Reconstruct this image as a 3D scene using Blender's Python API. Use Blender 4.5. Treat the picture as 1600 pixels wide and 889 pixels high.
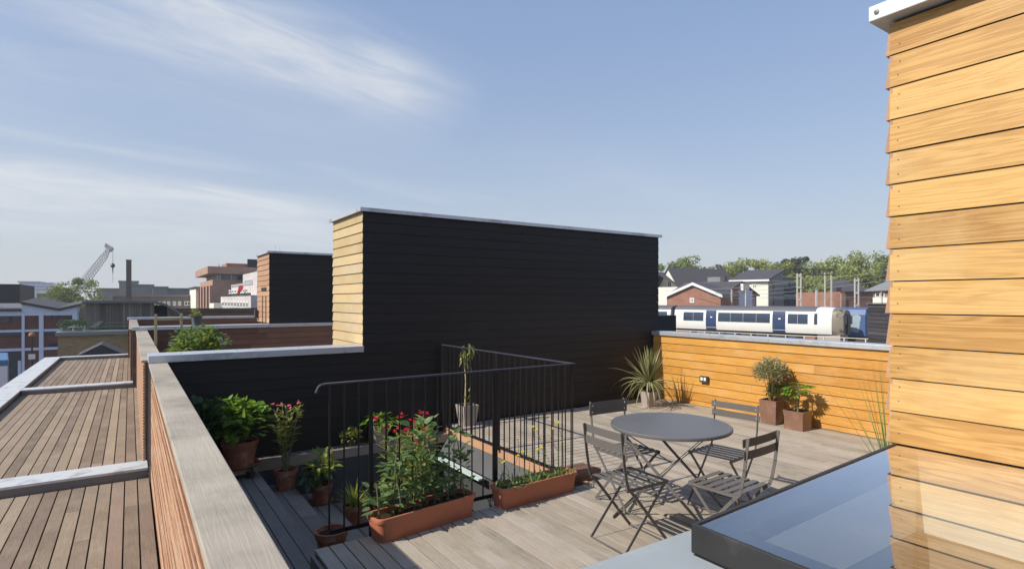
import bpy, bmesh, math, random
from mathutils import Vector, Matrix
R = math.radians
random.seed(7)
for o in list(bpy.data.objects): bpy.data.objects.remove(o)
S = bpy.context.scene
COL = S.collection

# ------------------------------------------------------------------ camera
F_PX, UH, YAW, CAM_Z = 886.0, 468.0, math.atan(597/886), 1.71
cs, sn = math.cos(YAW), math.sin(YAW)
cam = bpy.data.objects.new('camera', bpy.data.cameras.new('camera')); COL.objects.link(cam)
cam.location = (0, 0, CAM_Z); cam.rotation_euler = (R(90), 0, -YAW)
cam.data.sensor_width = 36; cam.data.lens = 36*F_PX/1600
cam.data.shift_y = (UH-444.5)/1600
cam.data.clip_start = .05; cam.data.clip_end = 6000
S.camera = cam

# ------------------------------------------------------------------ light
SUN_EL, SUN_PHI = 41.0, 4.0           # sun stands over -X, a little towards +Y
S.view_settings.view_transform = 'Standard'; S.view_settings.look = 'None'
S.view_settings.gamma = 1; S.view_settings.exposure = 0.12
S.view_settings.use_curve_mapping = False
sun = bpy.data.objects.new('sun', bpy.data.lights.new('sun', 'SUN')); COL.objects.link(sun)
sun.data.energy = 5.0; sun.data.angle = R(.5); sun.data.color = (1, .93, .82)
e, p = R(SUN_EL), R(SUN_PHI)
to_sun = Vector((-math.cos(e)*math.cos(p), math.cos(e)*math.sin(p), math.sin(e)))
sun.rotation_euler = to_sun.to_track_quat('Z', 'Y').to_euler()
W = bpy.data.worlds.new('World'); S.world = W; W.use_nodes = True

# ------------------------------------------------------------------ node helper
class NT:
    def __init__(s, tree): s.t = tree; s.n = tree.nodes; s.l = tree.links
    def new(s, typ, ins=None, **kw):
        nd = s.n.new(typ)
        for k, v in kw.items(): setattr(nd, k, v)
        for k, v in (ins or {}).items():
            if isinstance(v, bpy.types.NodeSocket): s.l.new(v, nd.inputs[k])
            else: nd.inputs[k].default_value = v
        return nd
    def m(s, op, a, b=None, c=None, clamp=False):
        ins = {0: a}
        if b is not None: ins[1] = b
        if c is not None: ins[2] = c
        return s.new('ShaderNodeMath', ins, operation=op, use_clamp=clamp).outputs[0]
    def vm(s, op, a, b=None):
        ins = {0: a}
        if b is not None: ins[1] = b
        return s.new('ShaderNodeVectorMath', ins, operation=op).outputs[0]
    def mix(s, f, a, b, blend='MIX'):
        nd = s.n.new('ShaderNodeMix'); nd.data_type = 'RGBA'; nd.blend_type = blend
        for i, v in ((0, f), (6, a), (7, b)):
            if isinstance(v, bpy.types.NodeSocket): s.l.new(v, nd.inputs[i])
            else: nd.inputs[i].default_value = v if i == 0 else (tuple(v)+(1,))[:4]
        return nd.outputs[2]
    def ramp(s, f, lo, hi):
        return s.new('ShaderNodeMapRange', {0: f, 1: lo, 2: hi}, clamp=True, interpolation_type='SMOOTHSTEP').outputs[0]
    def noise(s, vec, scale, detail=4, rough=.55, dist=0):
        return s.new('ShaderNodeTexNoise', {'Vector': vec, 'Scale': scale, 'Detail': detail, 'Roughness': rough, 'Distortion': dist}).outputs[0]

# ------------------------------------------------------------------ sky
w = NT(W.node_tree); w.n.clear()
skyn = w.new('ShaderNodeTexSky', sky_type='NISHITA')
skyn.sun_disc = False; skyn.sun_elevation = e; skyn.sun_rotation = math.atan2(to_sun.x, to_sun.y)
skyn.altitude = 20; skyn.air_density = 1.0; skyn.dust_density = 1.6; skyn.ozone_density = 2.2
tc = w.new('ShaderNodeTexCoord').outputs['Generated']
sep = w.new('ShaderNodeSeparateXYZ', {0: tc})
fx = w.m('ADD', w.m('MULTIPLY', sep.outputs[0], sn), w.m('MULTIPLY', sep.outputs[1], cs))
rx = w.m('SUBTRACT', w.m('MULTIPLY', sep.outputs[0], cs), w.m('MULTIPLY', sep.outputs[1], sn))
fpos = w.m('MAXIMUM', fx, .05)
A = w.m('DIVIDE', rx, fpos); B = w.m('DIVIDE', sep.outputs[2], fpos)
front = w.ramp(fx, .05, .3)
def streak(p0, p1, w0, w1, strength, fine, seed):
    # a long cirrus streak between two sky directions (tangents of azimuth and height)
    dx, dy = p1[0]-p0[0], p1[1]-p0[1]; L = math.hypot(dx, dy); dx /= L; dy /= L
    a = w.m('SUBTRACT', A, p0[0]); b = w.m('SUBTRACT', B, p0[1])
    t = w.m('ADD', w.m('MULTIPLY', a, dx), w.m('MULTIPLY', b, dy))
    q = w.m('SUBTRACT', w.m('MULTIPLY', b, dx), w.m('MULTIPLY', a, dy))
    v = w.new('ShaderNodeCombineXYZ', {0: w.m('MULTIPLY', t, 1.6), 1: w.m('MULTIPLY', q, fine), 2: seed}).outputs[0]
    n1 = w.noise(v, 2.2, 7, .62, .6)
    wob = w.m('MULTIPLY', w.m('SUBTRACT', w.noise(v, .9, 3), .5), .10)
    wd = w.m('ADD', w.m('MULTIPLY', w.m('DIVIDE', t, L), w1-w0), w0)
    qq = w.m('DIVIDE', w.m('ADD', q, wob), w.m('MAXIMUM', wd, .004))
    g = w.m('POWER', 2.718, w.m('MULTIPLY', w.m('MULTIPLY', qq, qq), -1.0))
    ends = w.m('MULTIPLY', w.ramp(t, -.25, .12), w.m('SUBTRACT', 1, w.ramp(t, L-.16, L+.06)))
    return w.m('MULTIPLY', w.m('MULTIPLY', g, ends), w.m('MULTIPLY', w.m('MULTIPLY_ADD', w.ramp(n1, .22, .78), .8, .2), strength))
def pa(u, v): return ((u-800)/F_PX, (UH-v)/F_PX)
cl = streak(pa(150, -60), pa(720, 170), .085, .045, 1.0, 9, 1.0)
for a_ in ((pa(-60, -30), pa(560, 150), .03, .03, .35, 14, 3.2), (pa(-200, 258), pa(560, 345), .045, .028, 1.0, 16, 5.1),
           (pa(-200, 180), pa(430, 275), .02, .012, .35, 20, 8.4), (pa(-100, 325), pa(620, 385), .05, .04, .55, 14, 2.4),
           (pa(590, 285), pa(790, 330), .006, .012, .30, 10, 6.6), (pa(900, 250), pa(1220, 330), .05, .03, .13, 6, 9.3),
           (pa(-100, 60), pa(700, 215), .12, .06, .22, 10, 11.3)):
    cl = w.m('ADD', cl, streak(*a_))
cl = w.m('MULTIPLY', w.m('MINIMUM', cl, .85), front)
hsv = w.new('ShaderNodeHueSaturation', {'Hue': .497, 'Saturation': 1.0, 'Value': 1.0, 'Color': skyn.outputs[0]}).outputs[0]
# thin pale haze near the horizon
hz = w.m('POWER', 2.718, w.m('MULTIPLY', w.m('MAXIMUM', sep.outputs[2], 0), -4.6))
flat = w.mix(.52, hsv, (1.95, 3.0, 5.45))
skyc = w.mix(w.m('MULTIPLY', hz, .86), flat, (4.85, 5.05, 4.85))
skyc = w.mix(cl, skyc, (5.3, 5.5, 5.8))
bgn = w.new('ShaderNodeBackground', {0: skyc, 1: .13})
out = w.new('ShaderNodeOutputWorld', {0: bgn.outputs[0]})

# ------------------------------------------------------------------ materials
MATS = {}
def newmat(name):
    m = bpy.data.materials.new(name); m.use_nodes = True
    t = NT(m.node_tree); t.n.clear(); MATS[name] = m
    return m, t
def finish(t, col, rough=.6, metal=0, bump=None, bs=.2, bd=.01, spec=.5, **kw):
    ins = {'Base Color': col if isinstance(col, bpy.types.NodeSocket) else tuple(col)+(1,), 'Roughness': rough, 'Metallic': metal, 'Specular IOR Level': spec}
    ins.update(kw)
    if bump is not None:
        ins['Normal'] = t.new('ShaderNodeBump', {'Height': bump, 'Strength': bs, 'Distance': bd}).outputs[0]
    b = t.new('ShaderNodeBsdfPrincipled', ins)
    t.new('ShaderNodeOutputMaterial', {0: b.outputs[0]})
    return b
def tintnode(t): 
    a = t.new('ShaderNodeAttribute', attribute_name='tint')
    return t.new('ShaderNodeSeparateColor', {0: a.outputs['Color']}), a
def wood(name, c_dark, c_light, axis, rough=.6, grain=1.0, var=.5, weather=None, wamt=.0, knots=False, spec=.3, fine=1.0, c_alt=None, ring=.16, rf=60, nails=False):
    m, t = newmat(name)
    co = t.new('ShaderNodeTexCoord').outputs['Object']
    sp, at = tintnode(t)
    off = t.vm('SCALE', at.outputs['Vector']); off.node.inputs['Scale'].default_value = 37
    sc = [22*fine]*3; sc['xyz'.index(axis)] = 1.3*fine
    v = t.vm('ADD', t.vm('MULTIPLY', co, tuple(sc)), off)
    g1 = t.noise(v, 1.0, 3, .5, .4)
    rings = t.m('MULTIPLY_ADD', t.m('SINE', t.m('MULTIPLY', g1, rf)), .5, .5)
    sc2 = [120*fine]*3; sc2['xyz'.index(axis)] = 5*fine
    g2 = t.noise(t.vm('ADD', t.vm('MULTIPLY', co, tuple(sc2)), off), 1.0, 4, .6)
    blot = t.noise(t.vm('ADD', co, off), 2.3, 4, .6)
    f = t.m('ADD', t.m('MULTIPLY', rings, ring*grain), t.m('MULTIPLY', g2, .5*grain))
    f = t.m('ADD', f, t.m('MULTIPLY', t.m('SUBTRACT', sp.outputs[0], .5), var))
    f = t.m('ADD', f, t.m('MULTIPLY', t.m('SUBTRACT', blot, .5), .7))
    f = t.m('ADD', f, .5-.33*grain, clamp=True)
    col = t.mix(f, c_dark, c_light)
    if c_alt: col = t.mix(t.m('MULTIPLY', t.ramp(sp.outputs[1], .3, 1.0), .8), col, t.mix(f, tuple(x*.6 for x in c_alt), c_alt))
    if weather:
        wn = t.noise(t.vm('ADD', co, off), 1.1, 6, .65)
        col = t.mix(t.m('MULTIPLY', t.ramp(wn, .45, .7), wamt), col, weather)
    if knots:
        kv = [9, 9, 9]; kv['xyz'.index(axis)] = 3.0
        vo = t.new('ShaderNodeTexVoronoi', {'Vector': t.vm('ADD', t.vm('MULTIPLY', co, tuple(kv)), off), 'Scale': 1.0, 'Randomness': 1.0})
        kk = t.m('MULTIPLY', t.m('SUBTRACT', 1, t.ramp(vo.outputs['Distance'], .04, .12)), t.ramp(t.new('ShaderNodeSeparateColor', {0: vo.outputs['Color']}).outputs[0], .80, .84))
        col = t.mix(t.m('MULTIPLY', kk, .75), col, tuple(x*.28 for x in c_dark))
    finish(t, col, rough, 0, t.m('ADD', g2, t.m('MULTIPLY', rings, .4)), .22, .004, spec)
    return m
def plain(name, c, rough=.5, metal=0, var=.15, scale=6, bump=.05, spec=.5, c2=None, amt=.5, **kw):
    m, t = newmat(name)
    co = t.new('ShaderNodeTexCoord').outputs['Object']
    n1 = t.noise(co, scale, 6, .65); n2 = t.noise(co, scale*9, 3, .6)
    col = t.mix(n1, tuple(x*(1-var) for x in c), tuple(min(1, x*(1+var)) for x in c))
    if c2: col = t.mix(t.m('MULTIPLY', t.ramp(n1, .5, .68), amt), col, c2)
    rr = t.m('ADD', t.m('MULTIPLY', n1, .25), rough-.12, clamp=True)
    finish(t, col, rr, metal, n2, bump, .01, spec, **kw)
    return m
def brick(name, c1, c2, mortar, sx=4.4, sy=13.3, axis=None):
    m, t = newmat(name)
    uv = t.new('ShaderNodeUVMap', uv_map='UVMap').outputs[0]
    b = t.new('ShaderNodeTexBrick', {'Vector': uv, 'Color1': c1+(1,), 'Color2': c2+(1,), 'Mortar': mortar+(1,), 'Scale': 1.0, 'Mortar Size': .012, 'Brick Width': .23, 'Row Height': .08})
    n = t.noise(uv, .8, 5, .7)
    col = t.mix(t.m('MULTIPLY', t.ramp(n, .35, .75), .45), b.outputs[0], tuple(x*.5 for x in c1))
    finish(t, col, .85, 0, b.outputs['Fac'], .1, .01, .2)
    return m
def leafmat(name, c1, c2, trans=.35, rough=.45):
    m, t = newmat(name)
    sp, at = tintnode(t)
    col = t.mix(sp.outputs[0], c1, c2)
    col = t.mix(t.m('MULTIPLY', sp.outputs[1], .3), col, tuple(x*.45 for x in c1))
    b = t.new('ShaderNodeBsdfPrincipled', {'Base Color': col, 'Roughness': rough, 'Specular IOR Level': .4})
    tr = t.new('ShaderNodeBsdfTranslucent', {'Color': t.mix(.5, col, (c2[0]*1.6, c2[1]*1.7, c2[2]*.7))})
    mx = t.new('ShaderNodeMixShader', {0: trans, 1: b.outputs[0], 2: tr.outputs[0]})
    t.new('ShaderNodeOutputMaterial', {0: mx.outputs[0]})
    return m
def glassmat(name, refl=2.0, tint=(.85, .9, .9)):
    m, t = newmat(name)
    gm = t.new('ShaderNodeNewGeometry')      # Schlick, the same from both sides of the pane
    c = t.m('ABSOLUTE', t.new('ShaderNodeVectorMath', {0: gm.outputs['Normal'], 1: gm.outputs['Incoming']}, operation='DOT_PRODUCT').outputs['Value'])
    fr = t.m('MULTIPLY_ADD', t.m('POWER', t.m('SUBTRACT', 1, c), 5), .96, .04)
    k = t.m('MINIMUM', t.m('MULTIPLY', fr, refl), .95)
    g = t.new('ShaderNodeBsdfGlossy', {'Color': (1, 1, 1, 1), 'Roughness': .0})
    tr = t.new('ShaderNodeBsdfTransparent', {'Color': tint+(1,)})
    mx = t.new('ShaderNodeMixShader', {0: k, 1: tr.outputs[0], 2: g.outputs[0]})
    co = t.new('ShaderNodeTexCoord').outputs['Object']     # thin film of dust and dried rain marks
    du = t.m('MULTIPLY_ADD', t.ramp(t.noise(co, 3.5, 8, .75), .48, .75), .07, .012)
    du = t.m('ADD', du, t.m('MULTIPLY', t.ramp(t.noise(co, 60, 2, .5), .66, .74), .10))
    dd = t.new('ShaderNodeBsdfDiffuse', {'Color': (.42, .40, .37, 1)})
    mx = t.new('ShaderNodeMixShader', {0: du, 1: mx.outputs[0], 2: dd.outputs[0]})
    t.new('ShaderNodeOutputMaterial', {0: mx.outputs[0]})
    return m

M = {}
M['cedar_y'] = wood('cedar_bright', (.31, .15, .04), (.58, .35, .12), 'y', .5, 1.1, .8, (.58, .41, .19), .5, True, ring=.36, rf=42)
M['cedar_p'] = wood('cedar_orange', (.36, .155, .03), (.58, .30, .065), 'y', .5, 1.1, .5, (.58, .38, .17), .4, True, ring=.3, rf=42)
M['kerbwood'] = wood('pinkish_cedar', (.38, .20, .11), (.58, .36, .23), 'y', .6, .8, .4)
M['darkgrey'] = plain('dark_grey_sheet', (.085, .088, .092), .6, .1, .15, 3, .03)
M['cedar_pale'] = wood('cedar_silvered', (.35, .25, .12), (.60, .46, .25), 'y', .55, .9, .4, (.45, .39, .30), .6, True)
M['cedar_brown'] = wood('cedar_brown', (.30, .17, .10), (.50, .31, .19), 'y', .6, .8, .35)
M['cedar_dull'] = wood('cedar_weathered', (.10, .048, .032), (.22, .115, .075), 'x', .7, .8, .7)
M['black_x'] = wood('black_stained_boards', (.008, .0065, .0068), (.017, .0145, .0145), 'x', .55, .8, .5, spec=.35)
M['black_y'] = wood('black_stained_boards_grey', (.035, .033, .036), (.085, .08, .085), 'y', .6, .8, .9)
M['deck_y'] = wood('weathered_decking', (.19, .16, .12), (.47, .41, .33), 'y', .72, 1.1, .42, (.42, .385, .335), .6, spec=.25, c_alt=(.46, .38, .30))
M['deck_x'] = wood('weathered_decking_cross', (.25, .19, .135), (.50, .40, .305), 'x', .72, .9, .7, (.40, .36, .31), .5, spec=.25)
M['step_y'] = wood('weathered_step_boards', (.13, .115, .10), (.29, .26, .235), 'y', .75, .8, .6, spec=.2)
M['roof_y'] = wood('roof_slat_boards', (.13, .10, .072), (.36, .285, .205), 'y', .75, .9, .55, (.33, .28, .22), .45, spec=.2, c_alt=(.27, .195, .155))
M['coping_y'] = wood('silvered_timber_coping', (.23, .20, .16), (.48, .435, .36), 'y', .8, .7, .3, (.20, .18, .155), .85, spec=.15, fine=.9, ring=.1)
M['slat'] = wood('fence_slat_wood', (.17, .07, .035), (.55, .33, .20), 'y', .65, 1.3, 1.1, (.62, .50, .38), .5, fine=1.6)
M['grey_x'] = wood('grey_vertical_boards', (.10, .09, .08), (.22, .20, .18), 'z', .8, .8, .9)
M['nail'] = plain('rusty_nail', (.10, .055, .03), .6, .3, .2, 50, .0)
M['metal'] = plain('galvanised_flashing', (.58, .60, .63), .42, .55, .12, 3, .02, c2=(.33, .35, .38), amt=.75)
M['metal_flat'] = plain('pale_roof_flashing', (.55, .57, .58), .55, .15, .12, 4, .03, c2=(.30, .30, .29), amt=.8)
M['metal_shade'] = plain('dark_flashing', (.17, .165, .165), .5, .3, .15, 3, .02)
M['lead'] = plain('grey_roof_membrane', (.30, .33, .34), .6, .05, .12, 2.5, .04, c2=(.42, .45, .45), amt=.6)
M['frame'] = plain('black_rooflight_frame', (.035, .034, .034), .45, .3, .3, 7, .06, c2=(.07, .065, .06), amt=.6)
M['iron'] = plain('black_painted_iron', (.012, .012, .014), .4, .1, .2, 10, .03)
M['rail_top'] = plain('worn_dark_rail', (.06, .06, .08), .4, .2, .2, 6, .03)
M['grey_paint'] = plain('taupe_powder_coat', (.125, .115, .105), .42, .0, .12, 8, .03)
M['table_paint'] = plain('grey_table_paint', (.125, .123, .125), .42, .0, .10, 2.5, .015)
M['terra'] = plain('terracotta_plastic', (.45, .15, .075), .55, 0, .15, 6, .05, c2=(.34, .13, .08), amt=.8)
M['terra_old'] = plain('terracotta_clay', (.33, .115, .06), .8, 0, .25, 11, .12, c2=(.48, .32, .25), amt=.7)
M['brown_pot'] = plain('glazed_brown_pot', (.20, .11, .075), .38, 0, .25, 7, .05, c2=(.30, .18, .13), amt=.5)
M['stone_pot'] = plain('grey_fibre_pot', (.36, .30, .27), .7, 0, .15, 8, .08)
M['soil'] = plain('potting_soil', (.045, .030, .020), .95, 0, .5, 30, .6, .1)
M['white'] = plain('white_plaster', (.78, .76, .70), .7, 0, .04, 3, .02)
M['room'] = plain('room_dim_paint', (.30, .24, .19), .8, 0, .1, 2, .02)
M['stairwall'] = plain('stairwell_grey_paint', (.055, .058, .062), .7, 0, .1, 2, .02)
M['pale_glass'] = plain('pale_frosted_glass', (.52, .62, .60), .25, 0, .08, 3, .0)
M['plastic'] = plain('dark_socket_plastic', (.05, .055, .06), .4, 0, .1, 10, .02)
M['white_plastic'] = plain('white_plastic', (.75, .78, .75), .4, 0, .05, 10, .02)
M['leaf_bright'] = leafmat('leaf_bright', (.10, .20, .025), (.28, .42, .07), .35, .35)
M['leaf_mid'] = leafmat('leaf_mid', (.045, .095, .025), (.12, .20, .05), .3, .4)
M['leaf_dark'] = leafmat('leaf_dark', (.022, .05, .016), (.06, .11, .03), .3, .4)
M['leaf_bean'] = leafmat('leaf_bean', (.08, .15, .045), (.24, .33, .13), .35, .35)
M['leaf_yellow'] = leafmat('leaf_yellowish', (.16, .20, .04), (.38, .40, .10), .35)
M['leaf_pale'] = leafmat('leaf_pale_grey', (.16, .17, .09), (.45, .43, .27), .25, .6)
M['blade'] = leafmat('blade_straw_green', (.08, .09, .04), (.42, .41, .20), .25, .5)
M['grassblade'] = leafmat('grass_blade', (.09, .15, .03), (.30, .38, .10), .35)
M['red_fl'] = leafmat('red_petals', (.50, .01, .03), (.75, .04, .09), .3)
M['pink_fl'] = leafmat('pink_petals', (.75, .10, .22), (.85, .35, .40), .3)
M['yellow_fl'] = leafmat('yellow_petals', (.80, .62, .03), (.9, .80, .08), .3)
M['stem'] = plain('green_brown_stem', (.14, .15, .06), .7, 0, .3, 15, .1)
M['bark'] = plain('tree_bark', (.09, .07, .05), .9, 0, .3, 2, .3)
M['tree_a'] = leafmat('tree_leaf_green', (.10, .145, .04), (.28, .32, .10), .3, .6)
M['tree_b'] = leafmat('tree_leaf_light', (.15, .19, .04), (.38, .41, .12), .3, .6)
M['tree_c'] = leafmat('tree_leaf_dark', (.04, .06, .03), (.11, .13, .06), .3, .6)
M['red_brick'] = brick('red_brick', (.36, .13, .075), (.28, .09, .055), (.35, .28, .22))
M['dull_brick'] = brick('dull_red_brick', (.22, .075, .05), (.15, .055, .04), (.18, .14, .12))
M['yellow_brick'] = brick('yellow_stock_brick', (.40, .27, .12), (.28, .18, .08), (.33, .27, .2))
M['pink_brick'] = brick('pink_brown_brick', (.44, .26, .18), (.36, .20, .14), (.4, .3, .25))
M['white_brick'] = brick('white_glazed_brick', (.60, .56, .55), (.54, .50, .50), (.5, .47, .46))
M['brown_brick'] = brick('grey_brown_brick', (.20, .155, .125), (.16, .12, .095), (.2, .17, .15))
M['render'] = plain('cream_render', (.74, .71, .62), .8, 0, .05, .4, .02)
M['lilac'] = plain('white_concrete_shade_lilac', (.62, .64, .78), .75, 0, .06, .5, .02)  # white paint tinted lavender, the blue of shade put into its colour
M['slate'] = plain('dark_slate_roof', (.06, .055, .06), .7, 0, .2, 1.5, .1)
M['roofgrey'] = plain('grey_sheet_roof', (.20, .205, .205), .6, 0, .15, 1.0, .1)
M['concrete'] = plain('grey_concrete', (.24, .235, .23), .85, 0, .15, .4, .1, c2=(.17, .165, .16), amt=.5)
M['darkbox'] = plain('black_cladding_far', (.012, .012, .015), .7, 0, .2, .5, .02)
M['window'] = plain('dark_window_glass', (.035, .045, .055), .12, 0, .3, .8, .0, .8)
M['bluewin'] = plain('blue_tinted_glass', (.022, .038, .07), .15, 0, .3, 1.2, .0, .8)
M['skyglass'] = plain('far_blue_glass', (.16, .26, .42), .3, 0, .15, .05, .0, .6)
M['whitepaint'] = plain('white_paint', (.78, .78, .76), .5, 0, .05, 2, .02)
M['asphalt'] = plain('asphalt', (.055, .055, .057), .9, 0, .2, .5, .2)
M['ground'] = plain('town_ground', (.10, .105, .08), .95, 0, .35, .02, .2, c2=(.07, .09, .04), amt=.6)
M['crane'] = plain('crane_grey_steel', (.40, .40, .44), .5, .3, .1, 1, .02)
M['train_white'] = plain('train_white_paint', (.66, .66, .63), .38, 0, .05, .6, .01, c2=(.55, .50, .42), amt=.25)
M['train_blue'] = plain('train_navy_paint', (.022, .042, .11), .35, 0, .08, 1, .01)
M['train_roof'] = plain('train_roof_grey', (.10, .10, .115), .6, 0, .15, .8, .02)
M['train_grey'] = plain('train_underframe', (.04, .037, .034), .8, 0, .3, 2, .1)
M['train_yellow'] = plain('cab_dirty_front', (.20, .17, .13), .5, 0, .3, 1.5, .02, c2=(.03, .027, .025), amt=.9)
M['wagon'] = plain('blue_wagon_paint', (.045, .095, .22), .5, 0, .15, .7, .02, c2=(.05, .10, .22), amt=.5)
M['graffiti'] = plain('pale_graffiti', (.28, .36, .40), .6, 0, .25, 1.8, .01, c2=(.10, .17, .3), amt=.9)
M['mast'] = plain('mast_pale_steel', (.52, .50, .45), .6, .1, .12, 2, .02)
M['wire'] = plain('wire_grey', (.22, .24, .24), .5, .2, .05, 2, 0)
M['red_cloth'] = plain('red_cloth', (.6, .05, .05), .8, 0, .15, 5, .02)
M['bamboo'] = plain('bamboo_cane', (.45, .36, .20), .6, 0, .15, 9, .05)
M['glass'] = glassmat('rooflight_glass', 3.5, (.80, .86, .88))
M['thin_glass'] = glassmat('balustrade_glass', 1.5, (.72, .80, .78))
M['vehicle_blue'] = plain('vehicle_blue', (.06, .16, .32), .35, 0, .1, 1, .01)

# ------------------------------------------------------------------ mesh builder
class MB:
    def __init__(s): s.v = []; s.f = []; s.t = []; s.uv = []
    def rnd(s): return (random.random(), random.random(), random.random())
    def add(s, vs, fs, tint=None, uvs=None):
        n = len(s.v); tint = tint or s.rnd()
        s.v += [tuple(x) for x in vs]
        for i, f in enumerate(fs):
            s.f.append(tuple(n+k for k in f)); s.t.append(tint); s.uv.append(uvs[i] if uvs else None)
        return s
    def hexa(s, c, tint=None):      # 8 corners: bottom 4 ccw, top 4 ccw
        return s.add(c, [(3, 2, 1, 0), (4, 5, 6, 7), (0, 1, 5, 4), (1, 2, 6, 5), (2, 3, 7, 6), (3, 0, 4, 7)], tint)
    def box(s, x0, x1, y0, y1, z0, z1, tint=None):
        return s.hexa([(x0, y0, z0), (x1, y0, z0), (x1, y1, z0), (x0, y1, z0), (x0, y0, z1), (x1, y0, z1), (x1, y1, z1), (x0, y1, z1)], tint)
    def fbox(s, F, s0, s1, t0, t1, z0, z1, tint=None):
        P = F.pt
        return s.hexa([P(s0, t0, z0), P(s1, t0, z0), P(s1, t1, z0), P(s0, t1, z0), P(s0, t0, z1), P(s1, t0, z1), P(s1, t1, z1), P(s0, t1, z1)], tint)
    def bar(s, p0, p1, wd, th, side=None, tint=None):   # rectangular bar; wd measured along side
        p0, p1 = Vector(p0), Vector(p1); d = (p1-p0).normalized()
        sd = Vector(side) if side else (Vector((0, 0, 1)) if abs(d.z) < .9 else Vector((1, 0, 0)))
        sd = (sd-d*sd.dot(d)).normalized(); n = d.cross(sd)
        a, b = sd*wd/2, n*th/2
        c = [p-a*i-b*j if 0 else p+a*i+b*j for p in (p0, p1) for i, j in ((-1, -1), (1, -1), (1, 1), (-1, 1))]
        return s.hexa(c, tint)
    def tube(s, pts, r, n=8, r1=None, cap=True, tint=None):
        pts = [Vector(q) for q in pts]; vs = []; fs = []; r1 = r if r1 is None else r1
        ref = None
        for i, q in enumerate(pts):
            d = (pts[min(i+1, len(pts)-1)]-pts[max(i-1, 0)]).normalized()
            if ref is None: ref = d.orthogonal().normalized()
            ref = (ref-d*ref.dot(d)).normalized(); bn = d.cross(ref)
            rr = r+(r1-r)*i/max(1, len(pts)-1)
            for k in range(n):
                a = 2*math.pi*k/n; vs.append(q+(ref*math.cos(a)+bn*math.sin(a))*rr)
        for i in range(len(pts)-1):
            for k in range(n):
                fs.append((i*n+k, i*n+(k+1) % n, (i+1)*n+(k+1) % n, (i+1)*n+k))
        if cap: fs += [tuple(range(n))[::-1], tuple(range((len(pts)-1)*n, len(pts)*n))]
        return s.add(vs, fs, tint)
    def lathe(s, prof, n=28, c=(0, 0, 0), sq=None, tint=None):   # prof [(r,z)]
        vs = []; fs = []
        for r, z in prof:
            for k in range(n):
                a = 2*math.pi*k/n; x, y = math.cos(a), math.sin(a)
                if sq:
                    m = max(abs(x), abs(y)); m = m**sq; x, y = x/m, y/m
                vs.append((c[0]+x*r, c[1]+y*r, c[2]+z))
        for i in range(len(prof)-1):
            for k in range(n): fs.append((i*n+k, i*n+(k+1) % n, (i+1)*n+(k+1) % n, (i+1)*n+k))
        return s.add(vs, fs, tint)
    def disc(s, r, z, n=28, c=(0, 0), sq=None):
        vs = []
        for k in range(n):
            a = 2*math.pi*k/n; x, y = math.cos(a), math.sin(a)
            if sq: m = max(abs(x), abs(y))**sq; x, y = x/m, y/m
            vs.append((c[0]+x*r, c[1]+y*r, z))
        return s.add(vs, [tuple(range(n))])
    def leaf(s, base, d, L, wd, bend=.3, up=None, tint=None, seg=3, tip=0.0):
        base, d = Vector(base), Vector(d).normalized()
        up = Vector(up) if up else Vector((random.uniform(-.4, .4), random.uniform(-.4, .4), 1))
        side = d.cross(up)
        if side.length < 1e-3: side = d.orthogonal()
        side.normalize(); nrm = side.cross(d).normalized()
        vs = []; fs = []; q = base.copy(); dd = d.copy()
        for i in range(seg+1):
            u = i/seg; ww = wd*.5*(math.sin(math.pi*min(1, .12+u*.88)**.8)+.04 if i < seg else tip+.02)
            vs += [q-side*ww-nrm*0, q+nrm*(-ww*.25), q+side*ww]
            dd = (dd-Vector((0, 0, 1))*bend/seg).normalized(); q = q+dd*L/seg
        for i in range(seg):
            a = i*3; fs += [(a, a+1, a+4, a+3), (a+1, a+2, a+5, a+4)]
        return s.add(vs, fs, tint)
    def tuft(s, c, n, size):      # loose cluster leaf: a bent quad
        c = Vector(c); n = Vector(n).normalized(); a = n.orthogonal().normalized()
        a.rotate(Matrix.Rotation(random.random()*6.28, 3, n)); b = n.cross(a)
        w_, l_ = size*random.uniform(.35, .6), size*random.uniform(.6, 1)
        return s.add([c-a*l_, c+b*w_*.8+n*size*.2, c+a*l_, c-b*w_*.8+n*size*.1], [(0, 1, 2, 3)])
    def build(s, name, mat, parent=None, smooth=False, bevel=0, loc=None, uv=False):
        me = bpy.data.meshes.new(name); me.from_pydata(s.v, [], s.f)
        at = me.attributes.new('tint', 'FLOAT_COLOR', 'FACE')
        flat = []
        for t in s.t: flat += [t[0], t[1], t[2], 1]
        at.data.foreach_set('color', flat)
        if uv:
            ul = me.uv_layers.new(name='UVMap')
            for pg in me.polygons:
                n = pg.normal; h = Vector((-n.y, n.x, 0))
                if h.length < .1: h = Vector((1, 0, 0)); vv = Vector((0, 1, 0))
                else: h.normalize(); vv = Vector((0, 0, 1))
                for li in pg.loop_indices:
                    co = me.vertices[me.loops[li].vertex_index].co
                    ul.data[li].uv = (co.dot(h), co.dot(vv))
        me.materials.append(M[mat] if isinstance(mat, str) else mat)
        o = bpy.data.objects.new(name, me); COL.objects.link(o)
        if parent: o.parent = parent
        if loc: o.location = loc
        if smooth:
            for pg in me.polygons: pg.use_smooth = True
            try: me.set_sharp_from_angle(angle=R(38))
            except Exception: pass
        if bevel:
            b = o.modifiers.new('bevel', 'BEVEL'); b.width = bevel; b.segments = 2; b.limit_method = 'ANGLE'
        return o
def tag(o, label, cat=None, group=None, kind=None):
    if label: o['label'] = label
    if cat: o['category'] = cat
    if group: o['group'] = group
    if kind: o['kind'] = kind
    return o
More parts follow.
